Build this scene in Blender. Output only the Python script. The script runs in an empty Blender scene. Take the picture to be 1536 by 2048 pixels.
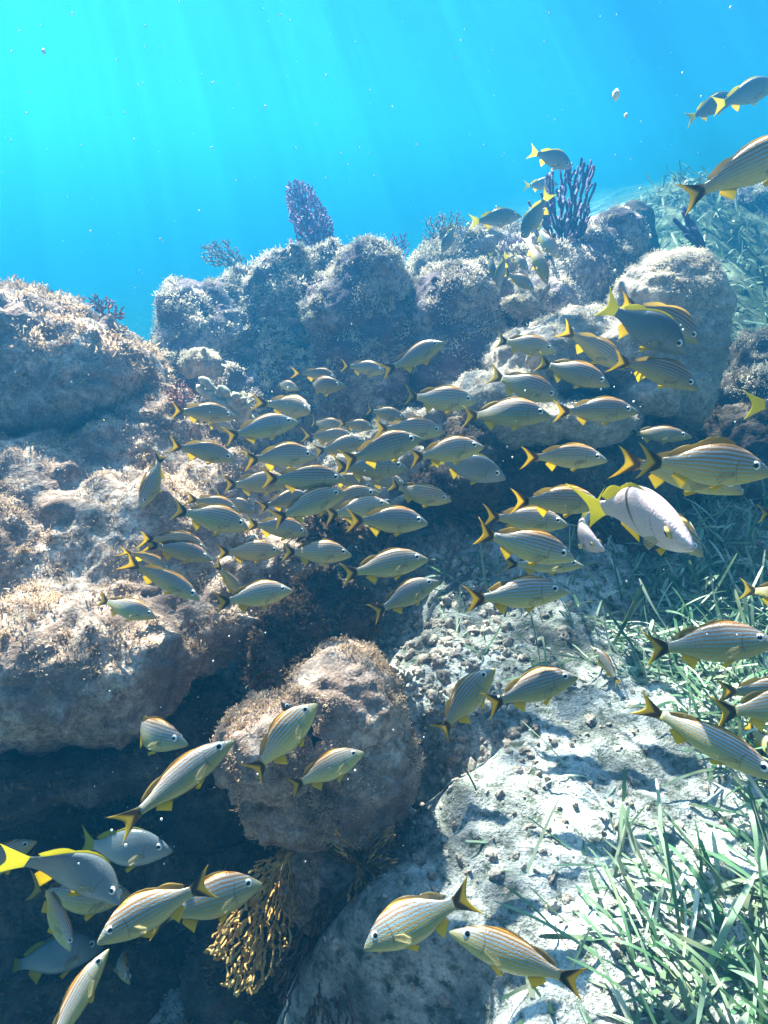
import bpy, bmesh, math, random
import numpy as np
from mathutils import Vector, Matrix

S = bpy.context.scene
# ------------------------------------------------------------------ camera
FPX = 1334.0                       # focal length in photograph pixels (1536 x 2048)
PITCH = math.radians(26.8)
CAM = Vector((0.0, 0.0, 1.45))
FWD = Vector((0, math.cos(PITCH), -math.sin(PITCH)))
UPV = Vector((0, math.sin(PITCH), math.cos(PITCH)))
RGT = Vector((1, 0, 0))
cd = bpy.data.cameras.new('camera'); cam = bpy.data.objects.new('camera', cd)
S.collection.objects.link(cam); S.camera = cam
cam.location = CAM
cam.rotation_euler = (math.pi/2 - PITCH, 0, 0)
cd.sensor_fit = 'VERTICAL'; cd.sensor_height = 24.0
cd.lens = 24.0 * FPX / 2048.0
cd.clip_start = 0.02; cd.clip_end = 500
S.render.resolution_x = 768; S.render.resolution_y = 1024

# ------------------------------------------------------------------ sky, sun, exposure
SUN_DIR = Vector((-0.27, 0.66, 0.705)).normalized()      # towards the sun
w = bpy.data.worlds.new('World'); S.world = w; w.use_nodes = True
nt = w.node_tree; nt.nodes.clear()
sky = nt.nodes.new('ShaderNodeTexSky'); sky.sky_type = 'NISHITA'; sky.sun_disc = False
sky.sun_elevation = math.asin(SUN_DIR.z)
sky.sun_rotation = math.atan2(SUN_DIR.x, SUN_DIR.y)
bg = nt.nodes.new('ShaderNodeBackground'); bg.inputs[1].default_value = 0.08
wo = nt.nodes.new('ShaderNodeOutputWorld')
nt.links.new(sky.outputs[0], bg.inputs[0]); nt.links.new(bg.outputs[0], wo.inputs[0])
sl = bpy.data.lights.new('sun', 'SUN'); sl.energy = 5.0; sl.angle = math.radians(0.5); sl.color = (1.0, 0.79, 0.74)
so = bpy.data.objects.new('sun', sl); S.collection.objects.link(so)
so.rotation_euler = (-SUN_DIR).to_track_quat('-Z', 'Y').to_euler()
so.location = (-3, 5, 8)
vs = S.view_settings; vs.view_transform = 'Standard'; vs.look = 'None'; vs.gamma = 1.0; vs.exposure = 3.05
cy = S.cycles
cy.max_bounces = 6; cy.diffuse_bounces = 3; cy.glossy_bounces = 2; cy.transmission_bounces = 2
cy.volume_bounces = 1; cy.transparent_max_bounces = 8
cy.caustics_reflective = False; cy.caustics_refractive = False
cy.use_denoising = True; cy.sample_clamp_indirect = 6.0
HAZE_DENSITY = 0.195
HAZE_ABSORB = (0.15, 0.40, 0.35)
HAZE_COLOR = (0.008, 0.092, 0.208)
HAZE_G = 0.62

# ------------------------------------------------------------------ helpers
col = S.collection
def P(px, py, D):
    """A real place: D metres in front of the camera along its axis, where the photograph shows (px, py)."""
    D = float(D); px = float(px); py = float(py)
    return CAM + D * (RGT * ((px-768)/FPX) - UPV * ((py-1024)/FPX) + FWD)

def sstep(a, b, x):
    t = np.clip((x-a)/(b-a), 0, 1); return t*t*(3-2*t)

def _hash(ix, iy, iz, seed):
    h = (ix*374761393 + iy*668265263 + iz*2147483647 + seed*1274126177) & 0xffffffff
    h = ((h ^ (h >> 13)) * 1274126177) & 0xffffffff
    h = ((h ^ (h >> 16)) * 2246822519) & 0xffffffff
    return ((h ^ (h >> 15)) & 0xffffff) / float(0xffffff)
def vnoise(p, seed=0):
    p = np.asarray(p, dtype=np.float64) + 1000.0
    i = np.floor(p).astype(np.int64); f = p - i; f = f*f*(3-2*f)
    r = 0
    for dx in (0, 1):
        wx = f[:, 0] if dx else 1-f[:, 0]
        for dy in (0, 1):
            wy = f[:, 1] if dy else 1-f[:, 1]
            for dz in (0, 1):
                wz = f[:, 2] if dz else 1-f[:, 2]
                r = r + wx*wy*wz*_hash(i[:, 0]+dx, i[:, 1]+dy, i[:, 2]+dz, seed)
    return r*2-1
def fbm(p, freq, octs=4, seed=0, gain=0.5):
    a = 1.0; t = 0; n = 0
    p = np.asarray(p)
    for k in range(octs):
        t = t + a*vnoise(p*freq + k*17.3, seed+k); n += a; a *= gain; freq *= 2.03
    return t/n

def tag(o, label=None, cat=None, group=None, kind=None):
    if label: o['label'] = label
    if cat: o['category'] = cat
    if group: o['group'] = group
    if kind: o['kind'] = kind
    return o
def empty(name, loc):
    o = bpy.data.objects.new(name, None); col.objects.link(o); o.location = loc
    o.empty_display_size = 0.05
    return o
def link(name, me, mat, parent=None, smooth=True):
    o = bpy.data.objects.new(name, me); col.objects.link(o)
    if mat and not me.materials: me.materials.append(mat)
    if smooth and len(me.polygons): me.polygons.foreach_set('use_smooth', [True]*len(me.polygons))
    if parent: o.parent = parent
    return o
def mesh_np(name, V, F, nper):
    """V (n,3); F flat (m*nper) indices of faces with nper corners"""
    me = bpy.data.meshes.new(name)
    V = np.asarray(V, dtype=np.float32); F = np.asarray(F, dtype=np.int32).ravel(); m = len(F)//nper
    me.vertices.add(len(V)); me.vertices.foreach_set('co', V.ravel())
    me.loops.add(len(F)); me.loops.foreach_set('vertex_index', F)
    me.polygons.add(m); me.polygons.foreach_set('loop_start', np.arange(m, dtype=np.int32)*nper)
    me.update(calc_edges=True); me.validate()
    return me
class MB:
    def __init__(s): s.V = []; s.F = []; s.n = 0
    def add(s, V, F):
        s.V.append(np.asarray(V, dtype=np.float64)); s.F.append(np.asarray(F, dtype=np.int64) + s.n); s.n += len(V)
    def tube(s, pts, rad, sides=6, cap=True):
        pts = np.asarray(pts, dtype=np.float64); n = len(pts)
        rad = np.broadcast_to(np.asarray(rad, dtype=np.float64), (n,))
        t = np.gradient(pts, axis=0); t /= np.linalg.norm(t, axis=1)[:, None] + 1e-9
        ref = np.array([0.31, 0.17, 0.93]) if abs(t[0, 2]) < 0.9 else np.array([1.0, 0.1, 0])
        u = np.cross(t, ref); u /= np.linalg.norm(u, axis=1)[:, None] + 1e-9
        v = np.cross(t, u)
        a = np.arange(sides)*2*np.pi/sides
        ring = pts[:, None, :] + rad[:, None, None]*(np.cos(a)[None, :, None]*u[:, None, :] + np.sin(a)[None, :, None]*v[:, None, :])
        V = ring.reshape(-1, 3)
        F = []
        for i in range(n-1):
            for k in range(sides):
                k2 = (k+1) % sides
                F.append((i*sides+k, i*sides+k2, (i+1)*sides+k2, (i+1)*sides+k))
        if cap:                                        # rounded end: a tip point
            tip = pts[-1] + t[-1]*rad[-1]*0.9
            V = np.vstack([V, tip[None, :]]); m = len(V)-1
            for k in range(sides):
                F.append(((n-1)*sides+k, (n-1)*sides+(k+1) % sides, m, m))
        s.add(V, F)
    def mesh(s, name):
        V = np.vstack(s.V); F = np.vstack(s.F)
        me = bpy.data.meshes.new(name)
        if F.shape[1] == 4 and np.any(F[:, 2] == F[:, 3]):
            tri = F[:, 2] == F[:, 3]
            faces = [tuple(f[:3]) if q else tuple(f) for f, q in zip(F.tolist(), tri)]
            me.from_pydata(V.tolist(), [], faces); me.update(); return me
        return mesh_np(name, V, F, F.shape[1])

# ------------------------------------------------------------------ materials
def new_mat(name):
    m = bpy.data.materials.new(name); m.use_nodes = True
    n = m.node_tree; n.nodes.clear()
    out = n.nodes.new('ShaderNodeOutputMaterial'); b = n.nodes.new('ShaderNodeBsdfPrincipled')
    n.links.new(b.outputs[0], out.inputs[0])
    return m, n, b, out
class N:
    """tiny node helper"""
    def __init__(s, tree): s.t = tree
    def __call__(s, typ, ins=None, **kw):
        n = s.t.nodes.new(typ)
        for k, v in kw.items(): setattr(n, k, v)
        for k, v in (ins or {}).items():
            if isinstance(v, bpy.types.NodeSocket): s.t.links.new(v, n.inputs[k])
            else: n.inputs[k].default_value = v
        return n
    def math(s, op, a, b=0.0, c=0.0, clamp=False):
        n = s('ShaderNodeMath', {0: a, 1: b, 2: c}, operation=op, use_clamp=clamp); return n.outputs[0]
    def ramp(s, fac, stops, interp='LINEAR'):
        n = s.t.nodes.new('ShaderNodeValToRGB'); n.color_ramp.interpolation = interp
        e = n.color_ramp.elements
        while len(e) < len(stops): e.new(0.5)
        for el, (p, c) in zip(e, stops):
            el.position = p; el.color = (c, c, c, 1) if isinstance(c, (int, float)) else (*c, 1)
        s.t.links.new(fac, n.inputs[0]); return n.outputs[0]
    def mix(s, fac, a, b, blend='MIX'):
        n = s.t.nodes.new('ShaderNodeMix'); n.data_type = 'RGBA'; n.blend_type = blend
        for k, v in ((0, fac), (6, a), (7, b)):
            if isinstance(v, bpy.types.NodeSocket): s.t.links.new(v, n.inputs[k])
            else: n.inputs[k].default_value = v if k == 0 else ((*v, 1) if len(v) == 3 else v)
        return n.outputs[2]

def rock_mat(name, light, mid, dark, algae, scale=1.0, contrast=0.5):
    m, n, b, out = new_mat(name); q = N(n)
    tc = q('ShaderNodeTexCoord').outputs['Object']
    n1 = q('ShaderNodeTexNoise', {'Vector': tc, 'Scale': 5*scale, 'Detail': 9.0, 'Roughness': 0.65})
    n2 = q('ShaderNodeTexNoise', {'Vector': tc, 'Scale': 38*scale, 'Detail': 6.0, 'Roughness': 0.7})
    n3 = q('ShaderNodeTexNoise', {'Vector': tc, 'Scale': 150*scale, 'Detail': 3.0})
    vo = q('ShaderNodeTexVoronoi', {'Vector': tc, 'Scale': 60*scale, 'Randomness': 1.0})
    c1 = q.ramp(n1.outputs[0], [(0.32, dark), (0.46, mid), (0.62, light)])
    c2 = q.mix(q.ramp(n2.outputs[0], [(0.42, 0.0), (0.62, 1.0)]), c1, algae)
    c3 = q.mix(0.55, c2, q.ramp(n3.outputs[0], [(0.3, 0.25), (0.7, 1.0)]), 'MULTIPLY')
    n.links.new(c3, b.inputs['Base Color'])
    b.inputs['Roughness'].default_value = 0.95
    b.inputs['Specular IOR Level'].default_value = 0.1
    h = q.math('ADD', q.math('MULTIPLY', n2.outputs[0], 0.6), q.math('ADD', q.math('MULTIPLY', n3.outputs[0], 0.35), q.math('MULTIPLY', vo.outputs[0], 0.3)))
    bp = q('ShaderNodeBump', {'Height': h, 'Strength': 0.9, 'Distance': 0.012})
    n.links.new(bp.outputs[0], b.inputs['Normal'])
    return m
def plain_mat(name, c1, c2, scale=20, rough=0.85, trans=0.0):
    m, n, b, out = new_mat(name); q = N(n)
    tc = q('ShaderNodeTexCoord').outputs['Object']
    n1 = q('ShaderNodeTexNoise', {'Vector': tc, 'Scale': scale, 'Detail': 4.0})
    c = q.ramp(n1.outputs[0], [(0.35, c1), (0.65, c2)])
    n.links.new(c, b.inputs['Base Color']); b.inputs['Roughness'].default_value = rough
    b.inputs['Specular IOR Level'].default_value = 0.25
    if trans:
        tr = q('ShaderNodeBsdfTranslucent', {'Color': c})
        mx = q('ShaderNodeMixShader', {0: trans, 1: b.outputs[0], 2: tr.outputs[0]})
        n.links.new(mx.outputs[0], out.inputs[0])
    return m

# ------------------------------------------------------------------ sea surface
def water_surface():
    m = bpy.data.materials.new('caustic_tinted_water'); m.use_nodes = True; n = m.node_tree; n.nodes.clear(); q = N(n)
    out = q('ShaderNodeOutputMaterial')
    pos = q('ShaderNodeNewGeometry').outputs['Position']
    wn = q('ShaderNodeTexNoise', {'Vector': pos, 'Scale': 1.7, 'Detail': 3.0})
    wv = q('ShaderNodeVectorMath', {0: wn.outputs['Color'], 1: (0.5, 0.5, 0.5)}, operation='SUBTRACT')
    wv = q('ShaderNodeVectorMath', {0: wv.outputs[0], 'Scale': 0.55}, operation='SCALE')
    pp = q('ShaderNodeVectorMath', {0: pos, 1: wv.outputs[0]}, operation='ADD').outputs[0]
    v1 = q('ShaderNodeTexVoronoi', {'Vector': pp, 'Scale': 5.0}, feature='SMOOTH_F1')
    v1.inputs['Smoothness'].default_value = 0.35
    l1 = q.ramp(v1.outputs['Distance'], [(0.22, 0.0), (0.62, 1.0)])
    big = q('ShaderNodeTexNoise', {'Vector': pos, 'Scale': 1.1, 'Detail': 1.0})
    l2 = q.ramp(big.outputs[0], [(0.40, 0.0), (0.56, 1.0)])
    t = q.math('MULTIPLY', q.math('ADD', q.math('MULTIPLY', q.math('MULTIPLY', l1, l1), 1.15), 0.35), q.math('MULTIPLY_ADD', l2, 0.70, 0.30))   # caustic lines and light patches painted into the surface's transparency
    t = q.math('ADD', t, 0.04)
    v2 = q('ShaderNodeTexVoronoi', {'Vector': pp, 'Scale': 7.0}, feature='DISTANCE_TO_EDGE')
    l3 = q.ramp(v2.outputs['Distance'], [(0.0, 1.0), (0.10, 0.0)])
    t = q.math('ADD', q.math('MULTIPLY', t, 0.80), q.math('MULTIPLY', l3, 1.15))
    geo = q('ShaderNodeNewGeometry')
    dt = q('ShaderNodeVectorMath', {0: geo.outputs['Incoming'], 1: geo.outputs['Normal']}, operation='DOT_PRODUCT').outputs['Value']
    win = q.ramp(q.math('ABSOLUTE', dt), [(0.60, 0.0), (0.68, 1.0)])     # beyond the critical angle no sky comes in
    t = q.math('MULTIPLY', t, win)
    cc = q('ShaderNodeCombineColor', {0: t, 1: t, 2: t})
    tr = q('ShaderNodeBsdfTransparent', {'Color': cc.outputs[0]})
    n.links.new(tr.outputs[0], out.inputs[0])
    bm = bmesh.new(); bmesh.ops.create_grid(bm, x_segments=120, y_segments=120, size=190)
    for v in bm.verts: v.co.z = 0.03*math.sin(v.co.x*0.7)*math.cos(v.co.y*0.9)
    me = bpy.data.meshes.new('water_surface'); bm.to_mesh(me); bm.free()
    o = link('water_surface', me, m); o.location = (0, 20, 4.4); tag(o, kind='structure')
water_surface()

# ------------------------------------------------------------------ seabed
def ground_z(x, y):
    x = np.asarray(x, dtype=np.float64); y = np.asarray(y, dtype=np.float64)
    xw = x + 0.10*np.sin(y*9.0) + 0.05*np.sin(y*23+1) + 0.06*vnoise(np.stack([x*6, y*6, 0*x], axis=-1).reshape(-1, 3), 8).reshape(x.shape)
    z = 0.2 - 0.85*sstep(0.20, -0.36, xw) * sstep(3.5, 1.0, y)
    ratio = x/np.maximum(y, 0.5)
    z = z + 1.15*sstep(2.4, 6.8, y)*sstep(0.16, 0.42, ratio)
    z = z - 4.5*sstep(0.2, -0.1, ratio)*sstep(3.4, 7, y)
    z = z + 0.18*sstep(1.6, 2.4, y)*sstep(0.0, 0.5, x)*sstep(1.9, 1.2, x)
    p = np.stack([x, y, np.zeros_like(x)], axis=-1).reshape(-1, 3)
    far = sstep(16, 9, np.abs(x)+y).reshape(-1)
    hill = (sstep(2.8, 4.5, y)*sstep(0.2, 0.42, ratio)).reshape(-1)
    f = 0.05*fbm(p, 1.6, 3, 5) + hill*0.22*fbm(p, 1.9, 4, 15, 0.6) + far*(0.022*fbm(p, 11, 4, 9, 0.6) + 0.010*fbm(p, 42, 3, 21, 0.6))
    return z + f.reshape(x.shape)
def seabed():
    def axis(lo, a, b, hi, st):
        mid = np.arange(a, b, st); l = [a]; d = st
        while l[-1] > lo: d *= 1.25; l.append(l[-1]-d)
        r = [mid[-1]]; d = st
        while r[-1] < hi: d *= 1.25; r.append(r[-1]+d)
        return np.concatenate([np.array(l[:0:-1]), mid, np.array(r[1:])])
    xs = axis(-170, -1.3, 2.6, 170, 0.011); ys = axis(-25, 0.55, 3.6, 190, 0.011)
    X, Y = np.meshgrid(xs, ys); Z = ground_z(X, Y)
    V = np.stack([X, Y, Z], axis=-1).reshape(-1, 3)
    nx = len(xs); ny = len(ys)
    i = (np.arange(ny-1)[:, None]*nx + np.arange(nx-1)[None, :]).ravel()
    F = np.stack([i, i+1, i+1+nx, i+nx], axis=1)
    m, n, b, out = new_mat('coral_sand'); q = N(n)
    pos = q('ShaderNodeNewGeometry').outputs['Position']
    a1 = q('ShaderNodeTexNoise', {'Vector': pos, 'Scale': 3.5, 'Detail': 8.0, 'Roughness': 0.65})
    a2 = q('ShaderNodeTexNoise', {'Vector': pos, 'Scale': 30, 'Detail': 6.0, 'Roughness': 0.7})
    a3 = q('ShaderNodeTexNoise', {'Vector': pos, 'Scale': 160, 'Detail': 3.0})
    c = q.ramp(a1.outputs[0], [(0.38, (0.12, 0.13, 0.13)), (0.48, (0.32, 0.33, 0.33)), (0.58, (0.64, 0.64, 0.64))])
    c = q.mix(q.ramp(a2.outputs[0], [(0.36, 1.0), (0.52, 0.0)]), c, (0.07, 0.09, 0.07))
    c = q.mix(0.5, c, q.ramp(a3.outputs[0], [(0.3, 0.3), (0.65, 1.0)]), 'MULTIPLY')
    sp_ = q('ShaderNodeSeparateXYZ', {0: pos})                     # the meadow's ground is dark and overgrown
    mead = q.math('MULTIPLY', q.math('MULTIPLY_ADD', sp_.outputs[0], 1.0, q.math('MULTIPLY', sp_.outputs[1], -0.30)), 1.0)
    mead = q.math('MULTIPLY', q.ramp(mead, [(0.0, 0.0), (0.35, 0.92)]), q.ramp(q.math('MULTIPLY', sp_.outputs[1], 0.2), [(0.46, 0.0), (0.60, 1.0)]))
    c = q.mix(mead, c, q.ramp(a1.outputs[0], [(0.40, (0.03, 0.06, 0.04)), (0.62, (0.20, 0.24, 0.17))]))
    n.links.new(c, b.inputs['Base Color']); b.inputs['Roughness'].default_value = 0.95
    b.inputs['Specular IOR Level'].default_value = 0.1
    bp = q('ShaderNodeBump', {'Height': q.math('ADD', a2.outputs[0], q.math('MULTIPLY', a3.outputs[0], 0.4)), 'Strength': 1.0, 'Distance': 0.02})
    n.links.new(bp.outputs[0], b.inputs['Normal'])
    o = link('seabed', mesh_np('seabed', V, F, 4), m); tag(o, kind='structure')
seabed()

# ------------------------------------------------------------------ rocks
M_ROCK = rock_mat('turf_covered_rock', (0.76, 0.61, 0.52), (0.38, 0.28, 0.24), (0.08, 0.055, 0.06), (0.24, 0.16, 0.13))
M_BACK = rock_mat('distant_reef_rock', (0.62, 0.54, 0.50), (0.20, 0.16, 0.19), (0.05, 0.04, 0.06), (0.12, 0.09, 0.11), 0.8)
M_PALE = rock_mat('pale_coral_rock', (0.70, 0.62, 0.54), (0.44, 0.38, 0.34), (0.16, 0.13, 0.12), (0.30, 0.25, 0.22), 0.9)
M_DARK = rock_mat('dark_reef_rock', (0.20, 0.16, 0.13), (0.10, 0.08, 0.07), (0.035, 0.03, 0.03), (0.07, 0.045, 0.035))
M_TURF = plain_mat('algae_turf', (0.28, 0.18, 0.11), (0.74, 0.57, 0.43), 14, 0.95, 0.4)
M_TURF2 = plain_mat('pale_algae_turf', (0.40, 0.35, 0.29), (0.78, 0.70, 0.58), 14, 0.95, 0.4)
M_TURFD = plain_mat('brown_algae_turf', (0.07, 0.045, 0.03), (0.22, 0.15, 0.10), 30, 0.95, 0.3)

_ico = {}
def ico(sub):
    if sub not in _ico:
        bm = bmesh.new(); bmesh.ops.create_icosphere(bm, subdivisions=sub, radius=1)
        _ico[sub] = (np.array([v.co[:] for v in bm.verts]), np.array([[v.index for v in f.verts] for f in bm.faces])); bm.free()
    return _ico[sub]
def rock(name, label, lobes, mat, voxel=0.013, amp=0.03, freq=5.0, fine=0.008, seed=1, smooth=10, turf=None, ridges=0.0, cat='rock', group=None):
    """lobes: (px, py, D, half width px, half height px, half depth m). One fused boulder."""
    c0 = P(*lobes[0][:3])
    Vi, Fi = ico(4)
    mb = MB()
    for (px, py, D, rw, rh, rd) in lobes:
        s = D/FPX; c = np.array(P(px, py, D) - c0)
        R = np.array(RGT); U = np.array(UPV); Fw = np.array(FWD)
        V = c + Vi[:, :1]*rw*s*R + Vi[:, 2:3]*rh*s*U + Vi[:, 1:2]*rd*Fw
        mb.add(V, Fi)
    tmp = bpy.data.objects.new('tmp', mb.mesh('tmp')); col.objects.link(tmp)
    md = tmp.modifiers.new('r', 'REMESH'); md.mode = 'VOXEL'; md.voxel_size = voxel
    if smooth:
        sm = tmp.modifiers.new('s', 'SMOOTH'); sm.iterations = smooth; sm.factor = 0.5
    dg = bpy.context.evaluated_depsgraph_get()
    me = bpy.data.meshes.new_from_object(tmp.evaluated_get(dg)); me.name = name
    bpy.data.objects.remove(tmp)
    n = len(me.vertices); co = np.empty(n*3, dtype=np.float32); me.vertices.foreach_get('co', co); co = co.reshape(-1, 3).astype(np.float64)
    no = np.empty(n*3, dtype=np.float32); me.vertices.foreach_get('normal', no); no = no.reshape(-1, 3)
    wp = co + np.array(c0)
    big = fbm(wp, freq, 5, seed, 0.55)
    rg = 1 - np.abs(fbm(wp*np.array([1, 1, 1.5]), freq*1.3, 3, seed+31))*2.2      # creases and ledges
    d = amp*(1.25*big - 0.55*np.clip(rg-0.55, 0, 1)*2) + fine*1.2*fbm(wp, freq*6, 4, seed+7, 0.65)
    d = d + fine*1.3*np.clip(fbm(wp, freq*3.3, 2, seed+77)-0.15, 0, 1)*3
    if ridges: d = d + ridges*np.abs(np.sin(wp[:, 2]*55 + 4*vnoise(wp*3, seed)))
    co = co + no*d[:, None]
    me.vertices.foreach_set('co', co.astype(np.float32).ravel()); me.update()
    me.materials.clear()
    o = link(name, me, mat); o.location = c0
    tag(o, label, cat, group)
    if turf:
        count, size, tm, bias = turf
        nf = len(me.polygons); me.update()
        ar = np.empty(nf, dtype=np.float32); me.polygons.foreach_get('area', ar)
        ce = np.empty(nf*3, dtype=np.float32); me.polygons.foreach_get('center', ce); ce = ce.reshape(-1, 3)
        fn = np.empty(nf*3, dtype=np.float32); me.polygons.foreach_get('normal', fn); fn = fn.reshape(-1, 3)
        cl = fbm(ce + np.array(c0), 14, 3, seed+3)
        wt = ar*np.clip(fn[:, 2]*1.2+0.1+bias, 0.03, 1)*np.clip(cl*5+0.5, 0.03, 1)  # turf weighted to upward faces; its pale colour stands in for sunlit tops
        rng = np.random.default_rng(seed)
        # a mat of short turf, and loose clumps of larger algae standing out of it
        nc = count//260; per = 90
        if tm is M_TURF2: size *= 0.7
        ic = rng.choice(nf, size=nc, p=wt/wt.sum())
        cr = size*rng.uniform(1.2, 3.6, nc)
        ix = rng.choice(nf, size=count, p=wt/wt.sum())
        b1 = ce[ix] + rng.normal(0, voxel*0.5, (count, 3)) - fn[ix]*size*0.2
        d1 = fn[ix]*0.7 + rng.normal(0, 0.55, (count, 3)); l1 = size*(0.4+rng.random(count)**2*1.3)*np.clip(cl[ix]*3+0.9, 0.45, 2.0)
        rv = rng.normal(0, 1, (nc*per, 3)); rv /= np.linalg.norm(rv, axis=1)[:, None]
        kk = np.repeat(np.arange(nc), per); nn_ = fn[ic][kk]
        b2_ = ce[ic][kk] + (rv*0.8+nn_*0.45)*(cr[kk]*rng.random(nc*per)**0.5)[:, None]
        d2 = rv*0.6+nn_*0.5+rng.normal(0, 0.5, (nc*per, 3)); l2 = size*(0.5+rng.random(nc*per))
        base = np.concatenate([b1, b2_]); dr = np.concatenate([d1, d2]); ln = np.concatenate([l1, l2])[:, None]; count = len(base)
        dr /= np.linalg.norm(dr, axis=1)[:, None]
        sd = np.cross(dr, rng.normal(0, 1, (count, 3))); sd /= np.linalg.norm(sd, axis=1)[:, None]
        wd = size*rng.uniform(0.12, 0.32, count)[:, None]
        a = base - sd*wd; b2 = base + sd*wd
        c = base + dr*ln*0.6 + sd*wd*1.3; e = base + dr*ln*0.6 - sd*wd*1.0
        tip = base + dr*ln + rng.normal(0, size*0.3, (count, 3))
        V = np.stack([a, b2, c, e, tip], axis=1).reshape(-1, 3)
        k = (np.arange(count)*5)[:, None]
        F = np.concatenate([k+np.array([0, 1, 2]), k+np.array([0, 2, 3]), k+np.array([3, 2, 4])], axis=0)
        t = link('algae_turf', mesh_np('algae_turf', V, F, 3), tm, o, smooth=False); t['kind'] = 'stuff'
    return o

# near left
rock('boulder', 'dark mossy boulder with sunlit crest at the upper left edge of the reef',
     [(40, 800, 2.5, 240, 225, 0.42), (-160, 740, 2.45, 240, 200, 0.45), (190, 790, 2.5, 150, 150, 0.36), (-60, 1000, 2.35, 200, 200, 0.3), (120, 690, 2.6, 110, 80, 0.3)],
     M_ROCK, 0.015, 0.045, 4, 0.014, 3, turf=(22000, 0.010, M_TURF, 0.0))
rock('boulder', 'largest tan boulder, with a broad sunlit ridge running down to the lower left',
     [(290, 980, 2.45, 160, 190, 0.34), (420, 1060, 2.35, 190, 170, 0.30), (250, 1160, 2.15, 300, 230, 0.34), (560, 1160, 2.2, 110, 95, 0.22), (240, 1230, 1.95, 235, 135, 0.26), (80, 1340, 1.75, 330, 160, 0.26),
      (-120, 1250, 1.9, 260, 300, 0.34), (60, 1080, 2.2, 280, 210, 0.34), (180, 1220, 2.0, 260, 160, 0.3), (450, 1180, 2.15, 160, 130, 0.3), (330, 860, 2.5, 70, 85, 0.2), (310, 1300, 2.0, 110, 60, 0.2), (450, 1245, 1.98, 120, 80, 0.2), (380, 1290, 1.95, 110, 70, 0.18)],
     M_ROCK, 0.014, 0.04, 4.5, 0.014, 11, smooth=28, turf=(36000, 0.0065, M_TURF, 0.0))
rock('boulder', 'rounded tan boulder with two humps standing alone above the brown sea rods',
     [(690, 1440, 1.55, 125, 150, 0.16), (545, 1490, 1.5, 112, 98, 0.16), (720, 1550, 1.55, 122, 130, 0.17), (600, 1600, 1.55, 120, 90, 0.15), (690, 1330, 1.58, 62, 48, 0.09), (650, 1740, 1.66, 95, 120, 0.12)],
     M_ROCK, 0.010, 0.022, 8, 0.008, 23, turf=(20000, 0.0048, M_TURF, 0.0))
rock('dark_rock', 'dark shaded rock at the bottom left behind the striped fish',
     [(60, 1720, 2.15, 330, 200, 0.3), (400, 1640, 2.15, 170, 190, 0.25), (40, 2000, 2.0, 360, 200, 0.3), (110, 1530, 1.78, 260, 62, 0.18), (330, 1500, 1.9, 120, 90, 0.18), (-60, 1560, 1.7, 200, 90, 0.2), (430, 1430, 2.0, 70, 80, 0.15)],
     M_DARK, 0.022, 0.05, 5, 0.014, 31, turf=(9000, 0.014, M_TURFD, 0.1))  # dark base colour stands in for the shade below the ridge
rock('dark_rock', 'small brown overgrown rock in the hollow above the two-humped boulder',
     [(650, 1200, 2.0, 62, 52, 0.09), (600, 1250, 1.9, 60, 50, 0.1), (705, 1235, 1.95, 50, 45, 0.08), (560, 1330, 1.85, 70, 60, 0.1)],
     M_DARK, 0.009, 0.03, 12, 0.014, 37, smooth=3, turf=(26000, 0.011, M_TURFD, 0.3))
rock('dark_rock', 'dark rock foot added for the shadow round the brown sea rods at bottom centre',
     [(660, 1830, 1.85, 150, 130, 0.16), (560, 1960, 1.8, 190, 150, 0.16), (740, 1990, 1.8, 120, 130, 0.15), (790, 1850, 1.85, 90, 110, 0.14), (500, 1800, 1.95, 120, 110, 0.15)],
     M_DARK, 0.014, 0.04, 6, 0.014, 33, turf=(9000, 0.012, M_TURFD, 0.2))  # added to darken the shadowed floor by the boulder with its own colour
# back reef
rock('coral_mound', 'hazy rounded coral head with a thin sunlit rim, leftmost of the back reef',
     [(420, 700, 3.25, 110, 140, 0.3), (380, 800, 3.2, 90, 150, 0.3), (480, 860, 3.1, 120, 120, 0.3)],
     M_BACK, 0.02, 0.05, 4, 0.012, 41, turf=(20800, 0.013, M_TURF2, 0.2))
rock('coral_mound', 'crusty coral head under the tall purple sea fan',
     [(560, 640, 3.3, 90, 120, 0.3), (500, 600, 3.35, 55, 60, 0.2), (600, 560, 3.35, 55, 65, 0.2), (655, 540, 3.4, 50, 55, 0.2), (570, 560, 3.3, 32, 60, 0.1), (590, 800, 3.25, 130, 150, 0.3)],
     M_BACK, 0.018, 0.06, 6, 0.025, 43, smooth=3, turf=(31200, 0.016, M_TURF2, 0.3))
rock('coral_mound', 'smooth domed coral head in the middle of the back reef, top brightly lit',
     [(735, 580, 3.1, 88, 96, 0.26), (700, 640, 3.05, 90, 90, 0.25), (740, 760, 3.1, 130, 170, 0.3), (660, 600, 3.15, 45, 60, 0.2)],
     M_BACK, 0.018, 0.04, 4, 0.012, 47, turf=(23400, 0.011, M_TURF2, 0.2))
rock('coral_mound', 'flat-topped coral head with a warm sunlit rim, right of the domed head',
     [(905, 615, 3.1, 92, 80, 0.26), (860, 650, 3.05, 60, 60, 0.2), (960, 600, 3.2, 62, 66, 0.2), (910, 760, 3.1, 130, 150, 0.3), (940, 900, 3.0, 120, 110, 0.3)],
     M_BACK, 0.018, 0.03, 4, 0.012, 53, turf=(23400, 0.011, M_TURF2, 0.2))
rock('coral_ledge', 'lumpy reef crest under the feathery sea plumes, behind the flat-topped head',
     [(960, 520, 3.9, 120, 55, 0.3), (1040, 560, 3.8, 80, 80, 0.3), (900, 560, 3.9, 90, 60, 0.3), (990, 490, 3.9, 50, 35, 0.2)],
     M_PALE, 0.022, 0.06, 6, 0.02, 59, smooth=4, turf=(15600, 0.018, M_TURF2, 0.3))
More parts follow.
